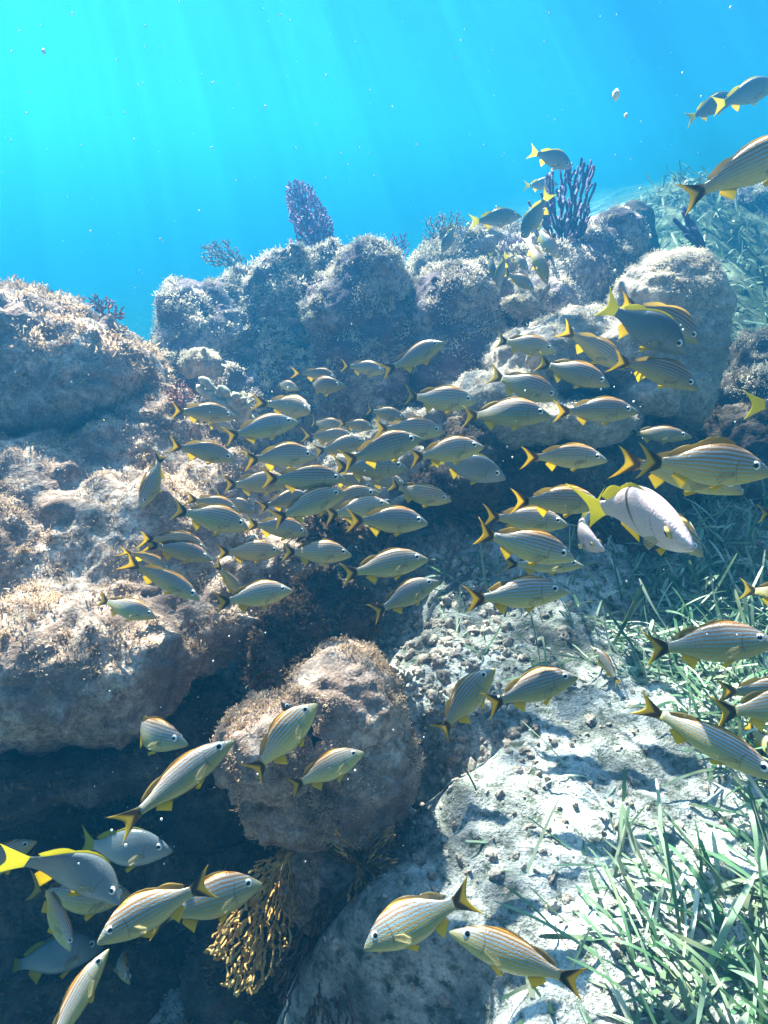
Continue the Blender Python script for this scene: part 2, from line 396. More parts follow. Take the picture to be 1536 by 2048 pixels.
rock('coral_mound', 'dark round coral head beside the tall branching sea rod',
     [(1225, 490, 3.5, 66, 62, 0.2), (1180, 540, 3.45, 90, 70, 0.25), (1130, 580, 3.4, 100, 80, 0.3), (1090, 640, 3.3, 90, 80, 0.3)],
     M_BACK, 0.018, 0.03, 4, 0.01, 61, turf=(13000, 0.009, M_TURF2, 0.0))
rock('coral_mound', 'small hazy coral knob behind the dark round head',
     [(1265, 450, 4.2, 38, 48, 0.15), (1275, 500, 4.2, 36, 60, 0.15)], M_DARK, 0.02, 0.02, 4, 0.01, 67)
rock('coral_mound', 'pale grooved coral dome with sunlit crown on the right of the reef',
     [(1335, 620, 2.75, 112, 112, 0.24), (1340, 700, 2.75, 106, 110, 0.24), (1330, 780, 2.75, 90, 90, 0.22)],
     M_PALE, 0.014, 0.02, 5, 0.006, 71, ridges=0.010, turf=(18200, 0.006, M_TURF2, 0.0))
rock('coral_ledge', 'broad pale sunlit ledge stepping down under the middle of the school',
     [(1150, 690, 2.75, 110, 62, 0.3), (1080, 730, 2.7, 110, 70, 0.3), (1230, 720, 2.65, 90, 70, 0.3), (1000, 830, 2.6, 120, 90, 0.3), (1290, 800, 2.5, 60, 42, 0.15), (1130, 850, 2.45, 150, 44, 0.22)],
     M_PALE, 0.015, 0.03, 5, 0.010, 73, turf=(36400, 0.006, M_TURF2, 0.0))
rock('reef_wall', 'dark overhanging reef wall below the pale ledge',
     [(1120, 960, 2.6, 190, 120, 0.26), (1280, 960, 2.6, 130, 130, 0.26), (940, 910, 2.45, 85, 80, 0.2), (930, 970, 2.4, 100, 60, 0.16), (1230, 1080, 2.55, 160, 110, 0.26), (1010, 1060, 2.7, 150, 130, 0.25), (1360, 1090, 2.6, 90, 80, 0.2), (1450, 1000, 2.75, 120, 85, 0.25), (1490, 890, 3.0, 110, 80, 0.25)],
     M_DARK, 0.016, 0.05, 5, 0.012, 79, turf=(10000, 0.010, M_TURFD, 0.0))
rock('coral_ledge', 'craggy pale outcrop behind the middle of the fish school',
     [(760, 940, 2.7, 160, 80, 0.25), (840, 870, 2.75, 100, 46, 0.2), (900, 860, 2.6, 70, 40, 0.15), (700, 1010, 2.5, 110, 50, 0.2)],
     M_PALE, 0.015, 0.05, 7, 0.02, 83, smooth=4, turf=(23400, 0.007, M_TURF2, 0.2))
rock('rock', 'small crusted knob on the shaded face of the leftmost coral head',
     [(400, 725, 2.75, 30, 24, 0.06), (385, 735, 2.75, 22, 20, 0.05), (425, 745, 2.8, 20, 16, 0.05)], M_PALE, 0.007, 0.02, 12, 0.012, 89, smooth=3, turf=(6500, 0.006, M_TURF2, 0.3))
rock('rock', 'ragged little coral clump jutting below the round dark head',
     [(1050, 610, 2.85, 40, 18, 0.06), (1080, 595, 2.85, 18, 16, 0.05)], M_PALE, 0.008, 0.03, 12, 0.02, 97, smooth=3, turf=(7800, 0.008, M_TURF2, 0.3))
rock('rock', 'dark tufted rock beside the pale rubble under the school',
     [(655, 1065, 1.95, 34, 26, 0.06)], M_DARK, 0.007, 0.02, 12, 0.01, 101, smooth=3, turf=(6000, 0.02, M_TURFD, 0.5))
rock('rock', 'hazy weed-covered mound far up the slope on the right',
     [(1520, 430, 5.6, 90, 50, 0.4), (1600, 480, 5.4, 120, 90, 0.4)], M_BACK, 0.03, 0.06, 5, 0.02, 103, turf=(7800, 0.023, M_TURF2, 0.2))
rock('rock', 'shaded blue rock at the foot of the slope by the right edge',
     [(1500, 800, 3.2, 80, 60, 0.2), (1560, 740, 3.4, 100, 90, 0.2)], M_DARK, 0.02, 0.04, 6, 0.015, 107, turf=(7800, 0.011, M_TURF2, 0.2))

# rubble: nobody could count it
def scatter_rubble(name, spots, mat, seed):
    rng = np.random.default_rng(seed); Vi, Fi = ico(3); mb = MB()
    for (x, y, r) in spots:
        z = float(ground_z(np.array([x]), np.array([y]))[0])
        A = rng.normal(0, 1, (3, 3)); Q, _ = np.linalg.qr(A)
        V = Vi*np.array([1, 0.5+rng.random()*0.5, 0.35+rng.random()*0.4])
        V = V*(1+0.75*fbm(Vi+rng.random(3)*50, 2.2, 3, 3, 0.7)[:, None])
        mb.add((V@Q.T)*r + np.array([x, y, z-r*0.10]), Fi)
    o = link(name, mb.mesh(name), mat); tag(o, kind='stuff'); return o
rs = random.Random(5); sp = []
for _ in range(1500):
    x = rs.gauss(0.1, 0.22); y = rs.uniform(1.2, 2.7); sp.append((x, y, 0.005+0.022*rs.random()**2.2))
for _ in range(1500):
    x = rs.uniform(-0.3, 1.6); y = rs.uniform(0.9, 2.6); sp.append((x, y, 0.003+0.010*rs.random()**2))
for _ in range(450):
    x = rs.gauss(0.12, 0.22); y = rs.uniform(0.45, 1.6); sp.append((x, y, 0.003+0.013*rs.random()**2.5))
tag(scatter_rubble('rubble', sp, M_PALE, 7), 'pale coral rubble strewn over the sand between the boulders', 'rubble')
# ------------------------------------------------------------------ sea rods, fans and plumes
M_FAN = plain_mat('purple_sea_fan', (0.34, 0.22, 0.42), (0.52, 0.38, 0.58), 25, 0.9, 0.3)
M_PLUME = plain_mat('sea_plume', (0.30, 0.24, 0.24), (0.48, 0.40, 0.36), 25, 0.9, 0.3)
M_ROD = plain_mat('sea_rod', (0.07, 0.05, 0.12), (0.15, 0.11, 0.20), 25, 0.9, 0.1)
M_BROWNROD = plain_mat('brown_sea_rod', (0.42, 0.24, 0.07), (0.75, 0.50, 0.20), 18, 0.85, 0.2)
M_BROWNROD2 = plain_mat('dull_brown_sea_rod', (0.22, 0.12, 0.05), (0.46, 0.28, 0.12), 18, 0.85, 0.2)
M_DARKROD = plain_mat('dark_brown_rod', (0.06, 0.04, 0.05), (0.16, 0.10, 0.07), 20)
M_PINK = plain_mat('pink_algae', (0.30, 0.11, 0.10), (0.45, 0.22, 0.18), 25, 0.9, 0.3)
M_FINGER = plain_mat('finger_coral', (0.25, 0.24, 0.20), (0.42, 0.38, 0.30), 40, 0.9)

def gorgonian(name, label, base, tips, mat, r0=0.006, r1=0.003, twigs=0, twig_len=0.03, droop=0.0, seed=1, group=None, holdfast=0.02, sub=0, spread=0.1, cat='coral'):
    """a holdfast with branches curving to the tips; twigs are the feathering of each branch. tips: list of world points"""
    rng = np.random.default_rng(seed)
    root = empty(name, base); tag(root, label, cat, group)
    b0 = np.array(base); mbx = MB()
    Vi, Fi = ico(2); h = MB(); h.add(Vi*np.array([holdfast, holdfast, holdfast*0.6]), Fi); link('holdfast', h.mesh('holdfast'), mat, root)
    for tp in tips:
        tp = np.array(tp) - b0; n = 12; t = np.linspace(0, 1, n)[:, None]
        L = np.linalg.norm(tp)
        mid = tp*0.5; mid = mid*np.array([0.55, 0.55, 1.0]) + rng.normal(0, L*0.05, 3); mid[2] += L*droop
        pts = (1-t)**2*0 + 2*(1-t)*t*mid + t*t*tp
        pts[1:-1] += rng.normal(0, L*0.008, (n-2, 3))
        mbx.tube(pts, np.linspace(r0, r1, n), 6)
        for s_ in range(sub):
            k = rng.integers(4, n-2); d = tp/L + rng.normal(0, spread*3, 3); d /= np.linalg.norm(d)
            l2 = L*(0.25+0.3*rng.random()); tt = np.linspace(0, 1, 7)[:, None]
            q = pts[k] + d*l2*tt*0.8 + (tp/L)*l2*0.45*tt*tt
            mbx.tube(q, np.linspace((r0+r1)/2*0.8, r1, 7), 5)
            for _ in range(twigs//2):
                kk = rng.integers(1, 7); e = rng.normal(0, 1, 3); e /= np.linalg.norm(e); e = e*0.6+d*0.6
                mbx.tube([q[kk], q[kk]+e*twig_len*(0.5+rng.random())], [r1*0.5, r1*0.25], 3, cap=False)
        for _ in range(twigs):
            kk = rng.integers(3, n); e = rng.normal(0, 1, 3); e /= np.linalg.norm(e); e = e*0.6+tp/L*0.6
            mbx.tube([pts[kk], pts[kk]+e*twig_len*(0.5+rng.random())], [r1*0.5, r1*0.25], 3, cap=False)
    link('branches', mbx.mesh('branches'), mat, root)
    return root
def px_tips(lst, D, jd=0.08, seed=0):
    r = random.Random(seed); return [P(x, y, D + r.uniform(-jd, jd)) for x, y in lst]

def inside(x, y, poly):
    c = False; n = len(poly)
    for i in range(n):
        x1, y1 = poly[i]; x2, y2 = poly[(i+1) % n]
        if (y1 > y) != (y2 > y) and x < (x2-x1)*(y-y1)/(y2-y1)+x1: c = not c
    return c
def fan(name, label, base_px, D, outline, mat, seed=1, n=500, r0=0.006, r1=0.0016, jd=0.02, group=None, cat='coral', curl=0.0, wob=0.0, turn=1.7):
    """a branching net that grows from its base through a fan-shaped region; outline in photograph pixels, at distance D"""
    r = random.Random(seed); poly = [base_px]+outline
    xs = [p[0] for p in poly]; ys = [p[1] for p in poly]; pts = [base_px]
    while len(pts) < n:
        x = r.uniform(min(xs)-3, max(xs)+3); y = r.uniform(min(ys)-3, max(ys)+3)
        if inside(x+r.uniform(-5, 5), y+r.uniform(-5, 5), poly): pts.append((x, y))
    pa = np.array(pts, dtype=float); db = np.hypot(pa[:, 0]-base_px[0], pa[:, 1]-base_px[1]); order = np.argsort(db); pa = pa[order]; db = db[order]
    par = np.zeros(n, dtype=int); w_ = np.ones(n)
    for i in range(1, n):
        dd = np.hypot(pa[:i, 0]-pa[i, 0], pa[:i, 1]-pa[i, 1]); to = (pa[i]-pa[0])/max(db[i], 1)
        out_ = ((pa[i]-pa[:i])@to)/np.maximum(dd, 1e-3)          # prefer a parent straight below, towards the base
        par[i] = int(np.argmin(dd*(turn-out_)))
    for i in range(n-1, 0, -1): w_[par[i]] += w_[i]
    rad = r1 + (r0-r1)*np.sqrt(w_/n)
    b0 = P(*base_px, D); mx = max(db)
    dz = np.zeros(n)
    for i in range(1, n): dz[i] = dz[par[i]] + r.uniform(-jd, jd)*0.28
    w3 = [np.array(P(x, y, D + z_ + curl*(d/mx)**2) - b0) for (x, y), d, z_ in zip(pa, db, dz)]
    root = empty(name, b0); tag(root, label, cat, group)
    Vi, Fi = ico(2); h = MB(); h.add(Vi*np.array([r0*3, r0*3, r0*2]), Fi); link('holdfast', h.mesh('holdfast'), mat, root)
    mb = MB()
    for i in range(1, n):
        a_, c_ = w3[par[i]], w3[i]; m_ = (a_+c_)/2 + np.array([r.uniform(-1, 1) for _ in range(3)])*np.linalg.norm(c_-a_)*(0.10+wob)
        mb.tube([a_, m_, c_], [min(rad[par[i]], rad[i]*1.5), rad[i], rad[i]], 4, cap=True)
    link('branches', mb.mesh('branches'), mat, root)
    return root
GF = 'gorgonians growing on the reef crest'
fan('sea_fan', 'tall purple sea fan standing highest on the back reef', (640, 500), 3.45,
    [(596, 478), (580, 430), (572, 385), (578, 364), (600, 360), (622, 376), (638, 400), (652, 422), (666, 448), (668, 485)], M_FAN, 2, 1700, 0.014, 0.0046, 0.05, GF)
fan('sea_plume', 'small ragged sea plume leaning left on the back reef', (492, 548), 3.4,
    [(430, 530), (402, 515), (404, 488), (416, 492), (424, 480), (436, 496), (448, 478), (462, 488), (478, 506), (498, 530)], M_PLUME, 3, 420, 0.010, 0.0030, 0.03, GF)
fan('sea_plume', 'wide feathery sea plume left of the tall sea rod, nearest the domed head', (890, 535), 3.8,
    [(850, 520), (842, 485), (856, 455), (852, 430), (870, 438), (882, 418), (894, 434), (915, 418), (924, 440), (942, 444), (938, 480), (936, 515)], M_PLUME, 5, 700, 0.010, 0.0028, 0.06, GF)
fan('sea_plume', 'feathery sea plume between the wide plume and the tall sea rod', (1005, 530), 3.8,
    [(962, 500), (956, 460), (968, 425), (982, 432), (992, 410), (1010, 428), (1022, 412), (1034, 432), (1050, 440), (1048, 480), (1048, 515)], M_PLUME, 7, 700, 0.010, 0.0028, 0.06, GF)
fan('sea_plume', 'tiny dark sea plume just right of the domed coral head', (800, 528), 3.3,
    [(782, 505), (778, 480), (788, 465), (800, 474), (812, 466), (818, 492)], M_FAN, 9, 120, 0.006, 0.0024, 0.02, GF)
fan('sea_plume', 'small dark upright plume in front of the feathery plume', (1022, 525), 3.55,
    [(998, 500), (996, 470), (1010, 476), (1018, 452), (1030, 472), (1044, 468), (1046, 500)], M_FAN, 12, 120, 0.006, 0.0024, 0.02, GF)
# tall branching sea rod
fan('sea_rod', 'tall dark blue sea rod with many upright fingers, beside the dark round head', (1130, 540), 3.25,
    [(1092, 500), (1062, 450), (1052, 405), (1062, 392), (1078, 425), (1088, 350), (1104, 338), (1112, 372), (1126, 335), (1140, 328), (1148, 352), (1160, 318), (1182, 316), (1190, 345), (1186, 410), (1176, 450), (1152, 500)],
    M_ROD, 4, 420, 0.018, 0.0056, 0.10, GF, wob=-0.04, turn=1.06)
gorgonian('sea_rod', 'dark stubby sea rod below the large fish at the right edge', P(1405, 505, 3.4),
          px_tips([(1366, 425), (1378, 440), (1388, 455), (1372, 470), (1395, 470), (1360, 450)], 3.4, 0.05, 6), M_ROD, 0.02, 0.011, 0, 0.02, 0.0, 6, GF, 0.03, 1, 0.05)
# brown rods at the foot of the two-humped boulder
rt = random.Random(8)
def tipcloud(cx0, cx1, cy0, cy1, n): return [(rt.uniform(cx0, cx1), rt.uniform(cy0, cy1)) for _ in range(n)]
BR = 'brown sea rods below the two-humped boulder'
fan('sea_rod', 'orange brown sea rod splaying down and left from below the boulder', (575, 1700), 1.58,
    [(520, 1720), (480, 1770), (415, 1800), (440, 1850), (405, 1905), (455, 1930), (440, 1990), (500, 2000), (540, 1960), (575, 1900), (600, 1800)], M_BROWNROD, 8, 620, 0.0055, 0.0022, 0.13, BR, curl=-0.34, wob=0.04, turn=1.06)
fan('sea_rod', 'brown sea rod directly under the boulder with a dense tangled crown', (725, 1730), 1.46,
    [(660, 1720), (668, 1650), (700, 1665), (730, 1635), (760, 1660), (790, 1650), (800, 1720), (785, 1800), (770, 1880), (740, 1930), (715, 1880), (690, 1800)], M_BROWNROD2, 9, 560, 0.005, 0.0022, 0.11, BR, curl=-0.16, wob=0.04, turn=1.06)
fan('sea_rod', 'thin dark sea rod at the bottom centre, reaching the picture edge', (650, 1790), 1.52,
    [(610, 1840), (560, 1900), (545, 1990), (570, 2080), (650, 2100), (740, 2090), (770, 2000), (740, 1900), (690, 1840)], M_DARKROD, 10, 420, 0.005, 0.0020, 0.09, BR, curl=-0.18, wob=0.04, turn=1.06)
fan('algae_tuft', 'pinkish red algae tuft on the crest of the upper left boulder', (212, 645), 2.45,
    [(180, 640), (176, 605), (188, 588), (202, 600), (215, 592), (230, 610), (248, 618), (246, 640)], M_PINK, 15, 300, 0.006, 0.0024, 0.05, None, 'algae')
fan('algae_tuft', 'pinkish algae tuft on the sunlit shoulder of the largest boulder', (357, 805), 2.3,
    [(335, 800), (332, 778), (345, 770), (358, 760), (372, 770), (384, 782), (388, 800)], M_PINK, 16, 200, 0.005, 0.002, 0.05, None, 'algae')
# finger coral in the shaded gully
fc = empty('finger_coral', P(480, 840, 2.6)); tag(fc, 'knobby finger coral lying in the blue shade behind the left fish', 'coral')
b0 = P(480, 840, 2.6)
for (x0, y0, x1, y1) in [(490, 845, 402, 758), (495, 840, 398, 775), (500, 848, 440, 775), (505, 850, 470, 790), (505, 850, 486, 800), (498, 850, 425, 800)]:
    mb = MB(); a = np.array(P(x0, y0, 2.6)-b0); c = np.array(P(x1, y1, 2.55)-b0)
    t = np.linspace(0, 1, 12)[:, None]; pts = a*(1-t)+c*t; pts[1:-1] += np.random.default_rng(int(x1)).normal(0, 0.004, (10, 3))
    mb.tube(pts, 0.017*(1+0.22*np.sin(np.arange(12)*2.1+x1)), 8); link('finger', mb.mesh('finger'), M_FINGER, fc)

# ------------------------------------------------------------------ seagrass (one mass) 
def seagrass():
    rng = np.random.default_rng(12)
    xs = []; ys = []; sc = []
    def put(n, fx, fy, s0, s1, keep=None):
        k = 0
        while k < n:
            x = fx(); y = fy()
            if keep and not keep(x, y): continue
            xs.append(x); ys.append(y); sc.append(rng.uniform(s0, s1)); k += 1
    edge = lambda y: 0.26 + 0.32*(y-0.6)
    dens = lambda x, y: rng.random() < min(1.0, max(0.03, (x - edge(y))*2.0)) and vnoise(np.array([[x*3, y*3, 0]]), 4)[0] > -0.35
    put(10500, lambda: rng.uniform(0.2, 2.0), lambda: rng.uniform(0.30, 2.3), 0.7, 1.3, dens)
    put(7500, lambda: rng.uniform(0.9, 5.5), lambda: rng.uniform(2.2, 7.0), 0.9, 1.5, lambda x, y: x/y > (0.64 if y < 3.6 else 0.20) + 0.06*rng.random())
    put(140, lambda: rng.uniform(0.12, 1.0), lambda: rng.uniform(1.3, 2.3), 0.5, 0.8)
    xs_ = np.array(xs); ys_ = np.array(ys); zs_ = ground_z(xs_, ys_); n = len(xs_); sc = np.array(sc)
    K = 9; t = np.linspace(0, 1, K)
    L = sc*(0.035+0.15*rng.random(n)**1.6)*(1-0.1*sstep(2.4, 3.5, ys_)); W = 0.0038*sc*rng.uniform(0.6, 1.4, n)*(1+0.6*sstep(2.4, 3.5, ys_))
    ang = rng.normal(2.2, 1.3, n)            # current leans the blades up and to the left/back
    dx = np.cos(ang); dy = np.sin(ang)
    lean = rng.uniform(0.45, 1.5, n); curl = rng.uniform(-0.4, 2.1, n)
    th = lean[:, None] + curl[:, None]*t[None, :]          # angle from vertical
    ds = L[:, None]/(K-1)
    r = np.cumsum(np.sin(th)*ds, axis=1); z = np.cumsum(np.cos(th)*ds, axis=1)
    z = np.maximum(z, 0.01)
    cx = xs_[:, None] + r*dx[:, None]; cy_ = ys_[:, None] + r*dy[:, None]; cz = zs_[:, None] + z - 0.01
    C = np.stack([cx, cy_, cz], axis=-1)
    wa = ang + np.pi/2 + rng.normal(0, 0.5, n)
    tw = wa[:, None] + rng.normal(0, 0.5, n)[:, None]*t[None, :]
    Wd = np.stack([np.cos(tw), np.sin(tw), 0.25*np.sin(tw*2)], axis=-1)
    prof = W[:, None]*np.where(t < 0.85, 1.0, np.sqrt(np.clip((1.02-t)/0.17, 0, 1)))[None, :]
    A = C - Wd*prof[:, :, None]; B = C + Wd*prof[:, :, None]
    V = np.stack([A, B], axis=2).reshape(-1, 3)
    base = (np.arange(n)*K*2)[:, None, None]; seg = (np.arange(K-1)*2)[None, :, None]
    F = (base + seg + np.array([0, 1, 3, 2])[None, None, :]).reshape(-1, 4)
    m, nn, b, out = new_mat('turtle_grass'); q = N(nn)
    pos = q('ShaderNodeNewGeometry')
    rn = q('ShaderNodeTexNoise', {'Vector': pos.outputs['Position'], 'Scale': 9.0, 'Detail': 3.0})
    isl = q.ramp(pos.outputs['Random Per Island'], [(0.0, (0.04, 0.10, 0.05)), (0.45, (0.09, 0.20, 0.11)), (0.75, (0.26, 0.37, 0.26)), (1.0, (0.62, 0.66, 0.58))])
    c = q.mix(q.ramp(rn.outputs[0], [(0.50, 0.0), (0.72, 0.6)]), isl, (0.34, 0.32, 0.22))
    nn.links.new(c, b.inputs['Base Color']); b.inputs['Roughness'].default_value = 0.45
    tr = q('ShaderNodeBsdfTranslucent', {'Color': c}); mx = q('ShaderNodeMixShader', {0: 0.35, 1: b.outputs[0], 2: tr.outputs[0]})
    nn.links.new(mx.outputs[0], out.inputs[0])
    o = link('seagrass', mesh_np('seagrass', V, F, 4), m)
    tag(o, 'green seagrass blades bending in the current over the sand on the right', 'seagrass', kind='stuff')
seagrass()

# ------------------------------------------------------------------ drifting specks
def marine_snow():
    rng = np.random.default_rng(77); Vi, Fi = ico(1); mb = MB()
    for k in range(650):
        D = rng.uniform(0.55, 3.2); p = np.array(P(rng.uniform(-50, 1590), rng.uniform(-50, 1750), D))
        r = (0.0004+0.0016*rng.random()**3)*D**0.7*(2.0 if rng.random() < 0.04 else 1)
        mb.add(Vi*np.array([1, 1, 1.4])*r + p, Fi)
    mb.add(Vi*np.array([0.0045, 0.004, 0.0065]) + np.array(P(1232, 190, 0.75)), Fi)
    m, n, b, out = new_mat('drifting_specks'); b.inputs['Base Color'].default_value = (0.8, 0.82, 0.8, 1); b.inputs['Roughness'].default_value = 0.6
    o = link('marine_snow', mb.mesh('marine_snow'), m); tag(o, 'tiny white specks drifting in the water', 'specks', kind='stuff')
marine_snow()

# ------------------------------------------------------------------ fish
XT = np.array([0, .02, .05, .10, .16, .22, .30, .38, .46, .54, .62, .69, .75, .80])
ZT = np.array([-.006, .020, .044, .086, .128, .160, .184, .188, .176, .149, .110, .073, .052, .046])
ZB = np.array([-.022, -.036, -.049, -.070, -.094, -.113, -.131, -.138, -.134, -.118, -.088, -.060, -.045, -.041])
HW = np.array([.004, .016, .027, .042, .056, .065, .071, .071, .066, .056, .041, .027, .017, .010])
SLIM = {'grunt': 1.0, 'snapper': 1.08, 'slim': 0.74}
def fish_material(name, kind):
    m, n, b, out = new_mat(name); q = N(n)
    uv = q('ShaderNodeUVMap', uv_map='flat'); su = q('ShaderNodeSeparateXYZ', {0: uv.outputs[0]})
    U, V = su.outputs[0], su.outputs[1]                # U nose 0 to tail 1, V 0.5 + height
    ri = q('ShaderNodeObjectInfo').outputs['Random']
    uvs = q('ShaderNodeUVMap', uv_map='stripe'); sv = q('ShaderNodeSeparateXYZ', {0: uvs.outputs[0]}); W = sv.outputs[1]
    wob = q('ShaderNodeTexNoise', {'Vector': uv.outputs[0], 'Scale': 9.0, 'Detail': 2.0})
    W2 = q.math('ADD', W, q.math('MULTIPLY', q.math('SUBTRACT', wob.outputs[0], 0.5), 0.012))
    # body: back, flank, belly by W (0.5 = mid line)
    if kind == 'grunt':
        body = q.ramp(W, [(0.36, (0.50, 0.46, 0.18)), (0.44, (0.33, 0.42, 0.22)), (0.54, (0.22, 0.37, 0.49)), (0.60, (0.38, 0.36, 0.38)), (0.625, (0.78, 0.35, 0.06))])
        lines = q.math('SINE', q.math('MULTIPLY', W2, 245.0))
        ln = q.ramp(q.math('MULTIPLY_ADD', lines, 0.5, 0.5), [(0.30, 0.0), (0.72, 1.0)])
        fade = q.ramp(W, [(0.38, 0.1), (0.43, 0.9), (0.62, 1.0), (0.67, 0.3)])
        ln = q.math('MULTIPLY', ln, fade)
        ln = q.math('MULTIPLY', ln, q.math('MULTIPLY_ADD', ri, 0.25, 0.75))
        strp = q.ramp(W, [(0.40, (0.66, 0.40, 0.01)), (0.53, (0.40, 0.19, 0.005)), (0.62, (0.20, 0.07, 0.01))])
        c = q.mix(ln, body, strp)
    elif kind == 'dusky':
        body = q.ramp(W, [(0.30, (0.42, 0.46, 0.40)), (0.45, (0.26, 0.32, 0.34)), (0.62, (0.14, 0.18, 0.22)), (0.78, (0.13, 0.13, 0.14))])
        c = body
    elif kind == 'pale':
        body = q.ramp(W, [(0.30, (0.76, 0.68, 0.64)), (0.55, (0.80, 0.64, 0.68)), (0.78, (0.82, 0.62, 0.60))])
        band = q.ramp(U, [(0.425, 0.0), (0.437, 1.0), (0.455, 1.0), (0.468, 0.0)])
        band = q.math('MULTIPLY', band, q.ramp(W, [(0.42, 0.0), (0.55, 1.0)]))
        c = q.mix(band, body, (0.10, 0.10, 0.14))
    elif kind == 'black':
        c = q.ramp(W, [(0.3, (0.03, 0.03, 0.05)), (0.8, (0.02, 0.02, 0.03))])
    # scales, with their glints put into the colour
    vo = q('ShaderNodeTexVoronoi', {'Vector': uv.outputs[0], 'Scale': 95.0})
    c = q.mix(0.25, c, q.ramp(vo.outputs['Distance'], [(0.2, 1.0), (0.75, 0.25)]), 'MULTIPLY')
    # gill cover edge: a soft arc, and the mouth line
    gx = q.math('SUBTRACT', U, 0.02); gz = q.math('SUBTRACT', V, 0.50)
    gr = q.math('SQRT', q.math('ADD', q.math('MULTIPLY', gx, gx), q.math('MULTIPLY', gz, gz)))
    g = q.math('MULTIPLY', q.ramp(gr, [(0.222, 0.0), (0.232, 0.75), (0.240, 0.0)]), q.ramp(V, [(0.40, 0.0), (0.44, 1.0), (0.56, 1.0), (0.60, 0.0)]))
    c = q.mix(g, c, (0.10, 0.09, 0.07))
    mz = q.math('ABSOLUTE', q.math('SUBTRACT', V, q.math('MULTIPLY_ADD', U, -0.25, 0.484)))
    mo = q.math('MULTIPLY', q.ramp(mz, [(0.0, 1.0), (0.005, 0.0)]), q.ramp(U, [(0.055, 1.0), (0.07, 0.0)]))
    c = q.mix(q.math('MULTIPLY', mo, 0.7), c, (0.07, 0.05, 0.05))
    # yellowish wash varies from fish to fish
    c = q.mix(q.math('MULTIPLY', ri, 0.13 if kind == 'grunt' else 0.05), c, (0.55, 0.38, 0.10))
    n.links.new(c, b.inputs['Base Color'])
    rv = q.math('MULTIPLY_ADD', q.math('FRACT', q.math('MULTIPLY', ri, 7.31)), 0.45, 0.68)
    n.links.new(q.mix(1.0, c, q('ShaderNodeCombineColor', {0: rv, 1: rv, 2: rv}).outputs[0], 'MULTIPLY'), b.inputs['Base Color'])
    b.inputs['Metallic'].default_value = 0.08; b.inputs['Roughness'].default_value = 0.30
    bp = q('ShaderNodeBump', {'Height': vo.outputs['Distance'], 'Strength': 0.35, 'Distance': 0.0012})
    n.links.new(bp.outputs[0], b.inputs['Normal'])
    return m
def fin_material(name, kind):
    m, n, b, out = new_mat(name); q = N(n)
    uv = q('ShaderNodeUVMap', uv_map='flat'); su = q('ShaderNodeSeparateXYZ', {0: uv.outputs[0]}); U, V = su.outputs[0], su.outputs[1]
    ray = q('ShaderNodeTexWave', {'Vector': uv.outputs[0], 'Scale': 26.0, 'Distortion': 1.0}, bands_direction='Y')
    if kind == 'tail':       # dark crescent, yellow trailing edge
        d = q.math('SUBTRACT', U, q.math('MULTIPLY', q.math('ABSOLUTE', q.math('SUBTRACT', V, 0.5)), 0.80))
        c = q.ramp(d, [(0.775, (0.30, 0.22, 0.06)), (0.80, (0.05, 0.035, 0.02)), (0.838, (0.07, 0.05, 0.02)), (0.862, (0.60, 0.44, 0.03)), (0.93, (0.62, 0.52, 0.08))])
    elif kind == 'gold': c = q.ramp(U, [(0.3, (0.50, 0.46, 0.03)), (1.0, (0.60, 0.56, 0.05))])
    elif kind == 'dorsal': c = q.ramp(V, [(0.56, (0.20, 0.14, 0.04)), (0.66, (0.34, 0.25, 0.06))])
    elif kind == 'yellow': c = q.ramp(V, [(0.30, (0.90, 0.72, 0.01)), (0.42, (0.80, 0.58, 0.02))])
    elif kind == 'clear': c = q.ramp(V, [(0.40, (0.70, 0.62, 0.34)), (0.52, (0.62, 0.56, 0.34))])
    elif kind == 'black': c = q.ramp(V, [(0.40, (0.03, 0.03, 0.05)), (0.52, (0.03, 0.03, 0.04))])
    c = q.mix(0.35, c, q.ramp(ray.outputs['Color'], [(0.2, 0.55), (0.7, 1.0)]), 'MULTIPLY')
    n.links.new(c, b.inputs['Base Color']); b.inputs['Roughness'].default_value = 0.5
    tr = q('ShaderNodeBsdfTranslucent', {'Color': c}); mx = q('ShaderNodeMixShader', {0: 0.65, 1: b.outputs[0], 2: tr.outputs[0]})
    last = mx
    if kind in ('yellow', 'gold', 'dorsal', 'tail'):
        tp = q('ShaderNodeBsdfTransparent'); last = q('ShaderNodeMixShader', {0: {'dorsal': 0.3, 'tail': 0.06}.get(kind, 0.14), 1: mx.outputs[0], 2: tp.outputs[0]})
    if kind == 'clear':
        tp = q('ShaderNodeBsdfTransparent'); last = q('ShaderNodeMixShader', {0: 0.6, 1: mx.outputs[0], 2: tp.outputs[0]})
    n.links.new(last.outputs[0], out.inputs[0])
    return m
FM = {k: fish_material(k+'_skin', k) for k in ('grunt', 'dusky', 'pale', 'black')}
FN = {k: fin_material(k+'_fin', k) for k in ('tail', 'gold', 'dorsal', 'yellow', 'clear', 'black')}
def solid(name, c, rough=0.2):
    m, n, b, out = new_mat(name); b.inputs['Base Color'].default_value = (*c, 1); b.inputs['Roughness'].default_value = rough; return m
M_IRIS = solid('silver_iris', (0.62, 0.66, 0.62), 0.3); M_IRISG = solid('gold_iris', (0.55, 0.42, 0.12), 0.3); M_PUPIL = solid('black_pupil', (0.006, 0.006, 0.01), 0.12)

